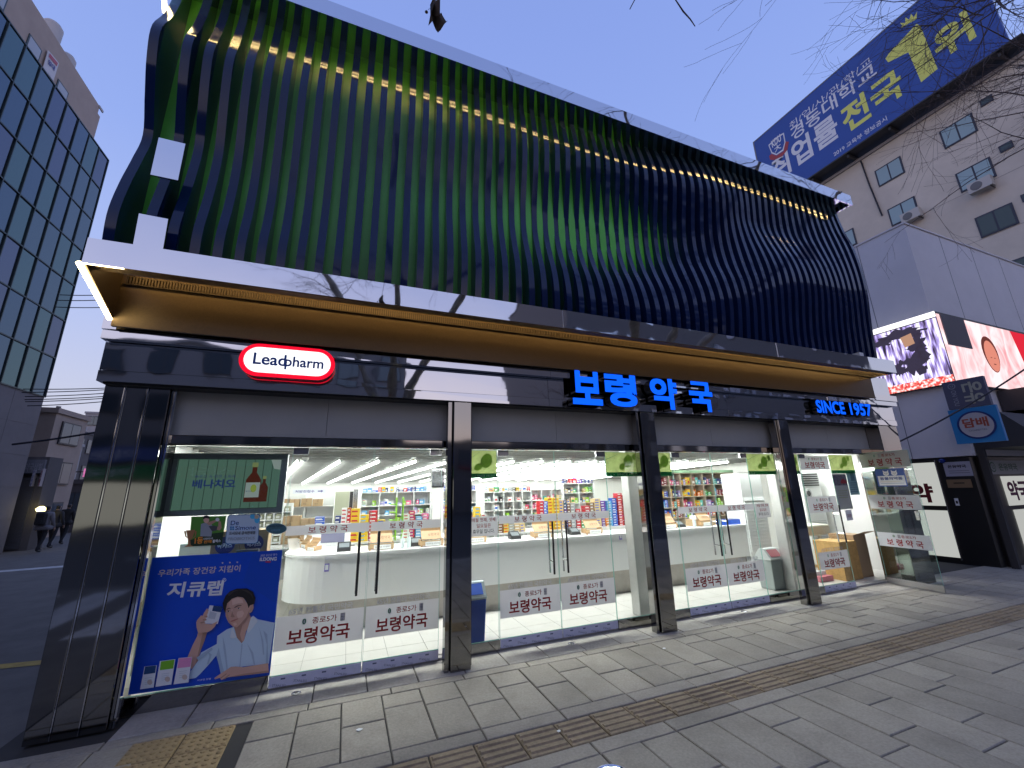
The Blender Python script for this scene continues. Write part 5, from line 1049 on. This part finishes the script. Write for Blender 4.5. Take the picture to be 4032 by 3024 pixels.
BB = thing('office_block', 'weathered cream office block with scattered windows under the blue billboard', 'building', (38, 18, 0)); XB = 33.0
cream = mat('weathered_cream', (.62, .56, .47), .85, noise=.16, nscale=.35, detail=7)
part('wall', BB, lambda q: q.box(XB, 52, .9, 44, -.1, 24.05, cream)); part('coping', BB, lambda q: q.box(XB-.12, 52.1, .8, 44, 24.051, 24.25, mat('coping_grey', (.36, .34, .33), .8)))
q = MB()
for z in (21.0, 17.9, 14.7, 11.5): q.box(XB-.006, XB, 1, 43, z-3.02, z-3.0, mat('wall_joint', (.28, .25, .23), .9))
q.build('wall_joint', BB)
fdk = mat('frame_navy', (.03, .035, .055), .5); pane_t = mat('frosted_pane', (.30, .42, .44), .3); pane_d = mat('dark_pane', (.05, .075, .07), .08)
for zc, rows in ((21.98, (4.55, 8.02, 11.6, 15.2)), (18.78, (4.5, 7.95, 11.5, 15.1)), (15.6, (4.35, 7.9, 11.4)), (12.4, (4.3, 7.9, 11.4))):
    for yc_ in rows:
        hw_, hh_ = (.74, .66); dk = zc < 17
        f = part('window', BB, lambda q: q.box(XB-.05, XB-.001, yc_-hw_, yc_+hw_, zc-hh_, zc+hh_, fdk))
        part('pane', f, lambda q: (q.box(XB-.06, XB-.051, yc_-hw_+.09, yc_-.04, zc-hh_+.09, zc+hh_-.09, pane_d if dk else pane_t), q.box(XB-.06, XB-.051, yc_+.04, yc_+hw_-.09, zc-hh_+.09, zc+hh_-.09, pane_d if dk else pane_t)))
for zc, yc_ in ((22.8, 3.15), (19.5, 3.1), (16.2, 3.0), (16.2, 2.2)): f = part('window', BB, lambda q: q.box(XB-.05, XB-.001, yc_-.26, yc_+.26, zc-.22, zc+.22, fdk)); part('pane', f, lambda q: q.box(XB-.06, XB-.051, yc_-.19, yc_+.19, zc-.15, zc+.15, pane_d))
part('drain_pipe', BB, lambda q: q.tube([(XB-.08, 9.3, 24.0), (XB-.08, 9.2, 21.8), (XB-.08, 9.0, 19.2)], .05, wire, 6))
for yc_, zc in ((4.35, 17.55), (7.5, 17.75)):
    t = thing('air_conditioner', 'white outdoor cooling unit hung under a window of the cream block, %s' % ('nearer the road' if yc_ < 5 else 'nearer the billboard corner'), 'air conditioner', (XB-.3, yc_, zc)); part('case', t, lambda q: q.box(XB-.55, XB-.16, yc_-.48, yc_+.48, zc, zc+.62, mat('unit_beige', (.48, .46, .42), .5))); part('fan_grille', t, lambda q: q.lathe((XB-.551, yc_+.12, zc+.31), [(.25, 0), (.23, .015), (.05, .02)], mat('fan_dark', (.14, .14, .14), .5), 20, -X_, Y_)); part('bracket', t, lambda q: q.box(XB-.55, XB-.001, yc_-.4, yc_-.36, zc-.06, zc-.001, darkm))
BL = thing('billboard', 'huge dark blue rooftop billboard with yellow and white hangul slogans', 'billboard', (32.3, 8.6, 24.2)); bbm = mat('billboard_blue', (.028, .085, .36), .6, noise=.06, nscale=.5)
BX = 32.0; PBB = frame(Vector((BX-.012, 15.75, 0)), -Y_); BW = 14.25; b0, b1 = 24.62, 31.35
part('face', BL, lambda q: q.box(BX-.01, BX+.25, 15.75-BW, 15.75, b0, b1, bbm)); part('frame_edge', BL, lambda q: (q.box(BX-.03, BX+.3, 15.74-BW, 15.76, b1+.001, b1+.10, mat('billboard_edge', (.20, .21, .24), .5)), q.box(BX-.03, BX+.3, 15.751, 15.85, b0, b1+.1, MATS['billboard_edge'])))
[part('support', BL, lambda q: q.box(BX+.05, BX+1.2, y, y+.12, 24.251, 24.51, darkm)) for y in (1.9, 4.5, 7, 9.5, 12, 14.5)]; part('catwalk', BL, lambda q: q.box(BX-.12, BX+1.3, 1.0, 15.9, 24.52, 24.618, darkm))
byel = mat('billboard_yellow', (.74, .76, .16), .6); bwh = mat('billboard_white', (.74, .76, .80), .6); bred = mat('billboard_red', (.38, .05, .06), .6)
def bt(body, px0, py0, px1, py1, hpx, m, bold=.03, off=.014):
    a, c_ = atx(px0, py0, BX), atx(px1, py1, BX); tp = atx(px0, py0-hpx, BX)
    q = MB(); q.text(body, Vector((BX-off, a.y, (a.z+c_.z)/2)), abs(c_.y-a.y), m, abs(tp.z-a.z), -Y_, Z_, 0, bold); q.build('slogan', BL)
V8 = lambda x, y: (2832+x*.7233, y*.7233)
bt('취/업/사/관/학/교', *V8(385, 700), *V8(835, 345), 28, bwh, .0); bt('경동대학교', *V8(400, 775), *V8(862, 408), 62, bwh, .018)
bt('취업률', *V8(300, 985), *V8(662, 755), 100, bwh, .026); bt('전국', *V8(690, 718), *V8(1018, 520), 118, byel, .03); bt('위', *V8(1195, 320), *V8(1405, 220), 130, byel, .032)
bt('2019 교육부 정보공시', *V8(628, 858), *V8(915, 650), 20, bwh, .01)
q = MB(); one = [V8(*p) for p in ((905, 320), (925, 290), (1010, 200), (1075, 130), (1095, 140), (1190, 375), (1100, 448), (1030, 285), (920, 340))]; q.poly([Vector((BX-.014, p.y, p.z)) for p in (atx(a, b_, BX) for a, b_ in one)][::-1], byel)
crn = [V8(*p) for p in ((985, 155), (1075, 105), (1078, 62), (1060, 95), (1045, 75), (1035, 108), (1015, 95), (1012, 125), (985, 125), (998, 140))]; q.poly([Vector((BX-.014, p.y, p.z)) for p in (atx(a, b_, BX) for a, b_ in crn)][::-1], byel); q.build('numeral', BL)
q = MB()
def bpoly(pts, m, c=.014): q.poly([Vector((BX-c, p.y, p.z)) for p in (atx(*V8(a, b_), BX) for a, b_ in pts)][::-1], m)
bpoly([(268, 790), (318, 742), (352, 722), (362, 775), (350, 820), (312, 845), (285, 835)], bwh); bpoly([(274, 793), (320, 750), (348, 732), (356, 776), (345, 814), (312, 838), (289, 828)], bbm, .017); bpoly([(272, 850), (285, 838), (312, 848), (350, 824), (362, 770), (380, 772), (372, 815), (345, 850), (300, 872), (278, 870)], bred, .020)
bt('KDU', *V8(290, 802), *V8(340, 768), 30, bwh, .03, .022); bt('大', *V8(304, 832), *V8(340, 806), 26, bwh, .02, .022); q.build('crest', BL)
# pale blocks further right and behind
house('office_block', 'pale blue grey tower beyond the billboard at the right edge', 60, 80, -14, -2, 46, mat('far_pale', (.42, .44, .50), .8), 'W', 10, 3.0)

for nm_, m_ in MATS.items():   # printed inks of the window posters
    if nm_.startswith(('poster_', 'golf_', 'card_', 'trophy')):
        p_ = m_.node_tree.nodes['Principled BSDF'].inputs['Base Color']
        if not p_.is_linked: p_.default_value = (*[min(.85, v*1.45) for v in p_.default_value[:3]], 1)
# ------------------------------------------------------------------ street trees in winter
bark = mat('mottled_bark', (.23, .20, .16), .85, noise=.45, nscale=5, bump=.5, bscale=25, bdist=.02); twm = mat('twig_bark', (.095, .068, .062), .8)
rt_ = random.Random(21)
def curve_pts(p, d, L, n, droop, wob):
    p = Vector(p); d = Vector(d).normalized(); pts = [p.copy()]
    for k in range(n):
        d = (d+Vector((rt_.uniform(-wob, wob), rt_.uniform(-wob, wob), rt_.uniform(-wob, wob)+droop))).normalized(); p = p+d*(L/n); pts.append(p.copy())
    return pts
def twig(q, p, d, L, r, lvl, droop):
    n = 9; pts = curve_pts(p, d, L, n, droop, .11); rs = [max(.0016, r*(1-.8*k/n)) for k in range(n+1)]; q.tube(pts, rs, twm, 5, False)
    if lvl > 0:
        for k in range(2, n):
            if rt_.random() < .72:
                dd = (pts[k+1 if k < n else k]-pts[k-1]).normalized(); side = Vector((rt_.uniform(-1, 1), rt_.uniform(-1, 1), rt_.uniform(-.8, .5))); twig(q, pts[k], dd*.9+side*.75, L*rt_.uniform(.25, .55), rs[k]*.62, lvl-1, droop*rt_.uniform(-.5, 1.3))
def tree(lab, base, trunk, limbs, twigs, name='street_tree'):
    t = thing(name, lab, 'tree', base, 'bare street trees'); 
    part('trunk', t, lambda q: q.tube(trunk[0], trunk[1], bark, 14))
    for pts, rs in limbs: part('limb', t, lambda q: q.tube(pts, rs, bark, 9))
    part('crown', t, lambda q: [twig(q, *a) for a in twigs]); return t
B1 = Vector((6.6, -5.4, 0)); la = [(6.6, -5.35, 3.0), (7.4, -4.4, 5.6), (8.3, -3.3, 7.7), (8.7, -2.4, 9.2)]; lb = [(6.6, -5.35, 3.2), (6.1, -4.4, 5.9), (5.5, -3.2, 7.9), (4.7, -2.4, 9.0)]; lc = [(6.6, -5.35, 3.1), (9.2, -4.4, 6.0), (11.2, -3.0, 8.4), (12, -2.0, 9.6)]
tw = []
for k in range(11):
    u = rt_.uniform(.2, 1); p = Vector(la[2]).lerp(Vector(la[3]), u) + Vector((rt_.uniform(-.2, .2), 0, 0)); tw.append((p, (-.95+rt_.uniform(-.25, .35), rt_.uniform(-.12, .25), -.42+rt_.uniform(-.3, .22)), rt_.uniform(2.2, 3.6), .013, 2, .004))
for k in range(8): p = Vector((rt_.uniform(6.0, 8.2), rt_.uniform(-2.9, -2.3), rt_.uniform(7.6, 8.3))); tw.append((p, (-.95+rt_.uniform(-.3, .4), rt_.uniform(-.1, .15), -.55+rt_.uniform(-.35, .2)), rt_.uniform(1.3, 2.6), .010, 2, -.012))
for k in range(7): p = Vector((rt_.uniform(10.6, 11.6), rt_.uniform(-2.8, -2.0), rt_.uniform(7.3, 9.2))); tw.append((p, (-.85+rt_.uniform(-.3, .3), rt_.uniform(.1, .55), rt_.uniform(-.35, .2)), rt_.uniform(2.0, 3.4), .012, 2, -.004))
for k in range(5):
    u = rt_.uniform(.1, 1); p = Vector(lb[2]).lerp(Vector(lb[3]), u); tw.append((p, (-.6+rt_.uniform(-.3, .3), rt_.uniform(-.2, .3), -.5), rt_.uniform(.8, 1.6), .010, 1, -.02))
for k in range(14):
    u = rt_.uniform(0, 1); p = Vector(lc[1]).lerp(Vector(lc[2]), u)+Vector((0, .3, 0)); tw.append((p, (-.9+rt_.uniform(-.3, .3), rt_.uniform(.0, .45), rt_.uniform(-.35, .30)), rt_.uniform(1.8, 3.0), .012, 2, -.004))
for k in range(16): p = Vector(lb[3])+Vector((rt_.uniform(-2, 2), rt_.uniform(-3, 0), rt_.uniform(.4, 2))); tw.append((p, (rt_.uniform(-1, 1), rt_.uniform(-1, .5), rt_.uniform(-.2, 1)), 2, .012, 1, -.01))
tree('bare street tree arching over the right of the pavement in front of the billboard', B1, ([(6.6, -5.4, -.1), (6.62, -5.38, 1.2), (6.58, -5.35, 2.4), (6.6, -5.35, 3.4)], [.21, .17, .15, .16]), [(la, [.13, .09, .06, .03]), (lb, [.13, .09, .055, .03]), (lc, [.12, .09, .06, .03])], tw)
l1 = [(.9, -6.0, 3.0), (.7, -5.0, 5.2), (.4, -3.9, 7.4)]; l2 = [(.9, -6.0, 3.1), (1.9, -5.2, 5.4), (2.6, -3.8, 7.2)]; l3 = [(.9, -6.0, 2.9), (-.2, -6.4, 5.4), (-1.4, -6.8, 7.6)]
tw = []
for l in (l1, l2, l3):
    for k in range(13): u = rt_.uniform(.1, 1); p = Vector(l[1]).lerp(Vector(l[2]), u); tw.append((p, (rt_.uniform(-1, 1), rt_.uniform(-1, .3), rt_.uniform(.0, 1)), rt_.uniform(1.2, 2.4), .012, 2, -.012))
e1, e2, e3 = at(2480, 36, -2.6), at(2737, 104, -2.6), at(1718, -10, -2.5)
t2 = tree('bare street tree behind the viewer whose last dead leaf hangs over the roof edge', Vector((.9, -6.0, 0)), ([(.9, -6.0, -.1), (.92, -6, 1.2), (.88, -6, 2.2), (.9, -6, 3.3)], [.22, .18, .16, .17]), [(l1, [.13, .08, .04]), (l2, [.12, .08, .04]), (l3, [.12, .08, .04])], tw)
part('hanging_twig', t2, lambda q: (q.tube([l2[2], Vector(l2[2]).lerp(e1, .6)+Vector((.1, 0, .2)), e1], [.012, .006, .003], twm, 5), q.tube([l2[2], Vector((2.75, -3.2, 6.3)), at(2660, 0, -2.6), at(2690, 45, -2.6), at(2718, 76, -2.6), e2], [.014, .009, .0055, .0055, .0045, .003], twm, 5), q.tube([l1[2], Vector(l1[2]).lerp(e3, .5)+Vector((.1, .2, .3)), e3+Vector((0, 0, .25)), e3], [.012, .006, .003, .002], twm, 5)))
lf = mat('dead_leaf', (.10, .062, .035), .8, noise=.35, nscale=30)
def deadleaf(q):
    n = (CAM-at(1720, 50, -2.5)).normalized(); ol = [(1712, 0), (1700, 10), (1693, 22), (1697, 34), (1703, 52), (1697, 60), (1692, 72), (1688, 92), (1698, 95), (1703, 84), (1709, 96), (1714, 86), (1718, 106), (1728, 110), (1737, 112), (1747, 108), (1755, 112), (1754, 98), (1748, 80), (1742, 66), (1737, 52), (1730, 50), (1725, 40), (1722, 24), (1724, 10), (1720, 0)]
    f = [at(x, y, -2.5)+Vector((0, .03*math.sin(x*.11)+.02*math.sin(y*.09), 0)) for x, y in ol]; q.prism(f, (0, .004, 0), lf)
    c = [at(x, y, -2.5)+Vector((0, .05*math.sin(x*.2), 0)) for x, y in ((1710, 20), (1700, 50), (1712, 84), (1728, 84), (1722, 40))]; q.prism([p-Vector((0, .03, 0)) for p in c], (0, .004, 0), lf)
    q.tube([at(1716, -14, -2.5), at(1716, 4, -2.5)], .002, twm, 5); q.tube([at(1700, 30, -2.49), at(1685, 38, -2.49)], .0012, twm, 4); q.lathe(at(1679, 52, -2.49), [(.002, 0), (.009, .008), (.002, .02)], lf, 8)
part('dead_leaf', t2, deadleaf)

# ------------------------------------------------------------------ the far side of the road (seen in the mirrored steel)
house('facing_block', 'grey block with shop signs on the far side of the road, left', -22, 3.5, -34, -25, 10.4, mat('facing_grey', (.22, .215, .22), .8), 'N', 3, 2.4, base=3.0, lit=.05)
house('facing_block', 'tall grey block with rows of pale windows across the road, right', 17, 60, -40, -26, 22, mat('facing_dark', (.16, .155, .16), .8), 'N', 7, 2.6, wm=mat('facing_pane', (.80, .84, .90), .05, .9))
house('facing_block', 'low block across the road in the gap', 3.7, 16.5, -36, -27, 5.0, mat('facing_low', (.20, .19, .19), .8), 'N', 1, 2.6, base=2.4)
for x0, x1, z0, z1, col, tx, lab in ((-16, -9.5, 2.5, 3.3, (.02, .22, .06), '약국', 'green shop fascia across the road'), (-16, -9.5, 3.6, 4.4, (.06, .10, .30), '의원', 'blue fascia above the green one across the road'), (-9.2, -5, 2.6, 3.3, (.40, .03, .03), '식당', 'red shop fascia across the road')):
    q = MB(); q.box(x0, x1, -24.95, -24.7, z0, z1, mat('fascia_'+tx, col, .5)); q.text(tx, Vector((x1-1.5, -24.69, z0+.15)), 2.2, white, .5, -X_, Z_); tag(q.build('shop_fascia'), lab, 'sign')
q = MB(); q.box(-16, -9.6, -24.98, -24.9, .3, 2.3, glow('facing_shop_glow', (.95, .95, .85), .5)); tag(q.build('lit_window'), 'lit shop window across the road under the green fascia', 'shop window')
for x in (14, 20, 27): 
    l = [(x, -20, 2.8), (x-.8, -19.4, 5), (x-1.2, -19, 7.2)]; m_ = [(x, -20, 2.8), (x+1, -20.4, 5.2), (x+1.6, -20.8, 7)]
    tree('bare street tree across the road', Vector((x, -20, 0)), ([(x, -20, -.2), (x, -20, 3)], [.25, .2]), [(l, [.15, .09, .04]), (m_, [.14, .09, .04])], [(Vector(random.choice((l, m_))[rt_.choice((1, 2))]), (rt_.uniform(-1, 1), rt_.uniform(-1, 1), rt_.uniform(-.1, 1)), 2.4, .02, 1, -.01) for _ in range(12)])

# ------------------------------------------------------------------ people walking up the alley
def person(lab, x, y, H, rz, stride, jacket, trousers, bag=None, bulk=1.0):
    k = H/1.75
    V = {'pel': (0, 0, .95), 'wai': (0, .01, 1.10), 'che': (0, .0, 1.32), 'nk': (0, .0, 1.47), 'nk2': (0, -.012, 1.53), 'hd': (0, -.02, 1.62), 'hd2': (0, -.015, 1.70)}
    Rr = {'pel': (.155, .12), 'wai': (.15, .115), 'che': (.175, .125), 'nk': (.075, .07), 'nk2': (.055, .055), 'hd': (.078, .092), 'hd2': (.072, .085)}
    Ed = [('pel', 'wai'), ('wai', 'che'), ('che', 'nk'), ('nk', 'nk2'), ('nk2', 'hd'), ('hd', 'hd2')]
    for s, n in ((-1, 'l'), (1, 'r')):
        f = stride*s
        V.update({n+'hip': (.10*s, 0, .88), n+'kn': (.105*s, -f*.45-.03, .49), n+'an': (.105*s, -f+.05*max(0, -s), .085), n+'toe': (.115*s, -f-.15, .04), n+'sh': (.185*s, 0, 1.40), n+'el': (.235*s, f*.25+.02, 1.13), n+'wr': (.24*s, f*.4-.08, .90), n+'pa': (.238*s, f*.4-.10, .83)})
        Rr.update({n+'hip': (.10, .10), n+'kn': (.062, .065), n+'an': (.042, .045), n+'toe': (.04, .028), n+'sh': (.085, .085), n+'el': (.055, .058), n+'wr': (.038, .036), n+'pa': (.034, .026)})
        Ed += [('pel', n+'hip'), (n+'hip', n+'kn'), (n+'kn', n+'an'), (n+'an', n+'toe'), ('che', n+'sh'), (n+'sh', n+'el'), (n+'el', n+'wr'), (n+'wr', n+'pa')]
        for i, (fx, L) in enumerate(((-.020, .070), (-.007, .080), (.007, .076), (.020, .060))): V[n+'f%d' % i] = (.236*s, f*.4-.11+fx*1.3, .83-L); Rr[n+'f%d' % i] = (.0085, .0085); Ed.append((n+'pa', n+'f%d' % i))
        V[n+'th'] = (.225*s, f*.4-.155, .80); Rr[n+'th'] = (.010, .010); Ed.append((n+'pa', n+'th'))
    keys = list(V); me = bpy.data.meshes.new('person'); me.from_pydata([Vector(V[a])*k for a in keys], [(keys.index(a), keys.index(c)) for a, c in Ed], [])
    o = bpy.data.objects.new('tmp', me); sc.collection.objects.link(o); md = o.modifiers.new('s', 'SKIN'); sub = o.modifiers.new('u', 'SUBSURF'); sub.levels = 1; sub.render_levels = 1
    for i, a in enumerate(keys):
        r = Rr[a]; bk = bulk if a in ('pel', 'wai', 'che', 'lsh', 'rsh', 'lel', 'rel') else 1
        me.skin_vertices[0].data[i].radius = (r[0]*k*bk, r[1]*k*bk)
    me.skin_vertices[0].data[0].use_root = True
    dg = bpy.context.evaluated_depsgraph_get(); m2 = bpy.data.meshes.new_from_object(o.evaluated_get(dg)); bpy.data.objects.remove(o)
    m2.name = 'person'; m2.materials.clear(); sk = mat('walker_skin', (.36, .23, .17), .6); hr = mat('walker_hair', (.014, .012, .012), .6); shoe = mat('walker_shoe', (.03, .03, .03), .6)
    for m_ in (jacket, trousers, sk, hr, shoe): m2.materials.append(m_)
    for p in m2.polygons:
        z = p.center.z/k; p.use_smooth = True; yb = p.center.y/k
        p.material_index = 4 if z < .09 else (2 if z < .885 and abs(p.center.x)/k > .17 else 1 if z < .86 else 0 if z < 1.50 else (3 if (z > 1.66 or yb > -.02 and z > 1.55) else 2))
    r = bpy.data.objects.new('person', m2); sc.collection.objects.link(r); r.location = (x, y, -.012); r.rotation_euler.z = rz; tag(r, lab, 'person')
    if bag:
        q = MB(); q.box(-.15*k, .15*k, .125*k, .29*k, 1.0*k, 1.46*k, bag); b_ = q.build('backpack', base=(0, 0, 0), bevel=.04); b_.parent = r
        q = MB(); q.box(-.11*k, .11*k, .291*k, .33*k, 1.04*k, 1.24*k, bag); c_ = q.build('pocket', base=(0, 0, 0), bevel=.015); c_.parent = b_
    q = MB(); q.box(-.235*k*bulk, .235*k*bulk, -.145*k, .145*k, .80*k, .98*k, jacket); c_ = q.build('coat_hem', base=(0, 0, 0), bevel=.06); c_.parent = r
    return r
px_ = lambda px, Y: at(px, 2090, Y).x
person('walker in a pale grey padded jacket with a dark backpack seen from behind', px_(168, 14.3), 14.3, 1.46, R(170), .17, mat('jacket_grey', (.20, .19, .20), .8), mat('trousers_black', (.02, .02, .022), .8), mat('backpack_black', (.018, .018, .02), .7), 1.12)
person('walker in a dark coat just ahead of the pale grey jacket in the alley', px_(208, 15.6), 15.6, 1.46, R(165), .14, mat('coat_charcoal', (.03, .03, .035), .8), mat('trousers_navy', (.02, .022, .035), .8))
person('walker all in black striding further right in the alley', px_(250, 17.0), 17.0, 1.48, R(175), .20, mat('coat_black', (.018, .018, .02), .8), mat('trousers_black', (.02, .02, .022), .8))
# bollard whose cap shows at the bottom edge
p = atz(2415, 3046, .82); t = thing('bollard', 'polished steel bollard with a pale ring cap at the bottom edge', 'bollard', (p.x, p.y, 0)); part('shaft', t, lambda q: q.lathe((p.x, p.y, 0), [(.05, 0), (.05, .79)], steel_sat, 24)); part('cap', t, lambda q: q.lathe((p.x, p.y, .7905), [(.054, 0), (.054, .02), (.047, .026), (.045, .024), (.0, .034)], chrome, 28)); part('ring', t, lambda q: q.lathe((p.x, p.y, .80), [(.0555, 0), (.0555, .012)], white, 28))
# litter on the paving
for x, y in ((5.4, -.5), (1.45, -1.2), (.2, -.62), (3.1, -.35)):
    q = MB(); q.prism([(x+.02*math.cos(a)*random.uniform(.6, 1.3), y+.016*math.sin(a)*random.uniform(.6, 1.3), .003) for a in (2*math.pi*k/7 for k in range(7))], (0, 0, .003), white); tag(q.build('paper_scrap'), 'tiny white paper scrap lying on the grey paving', 'litter', 'white scraps on the paving')
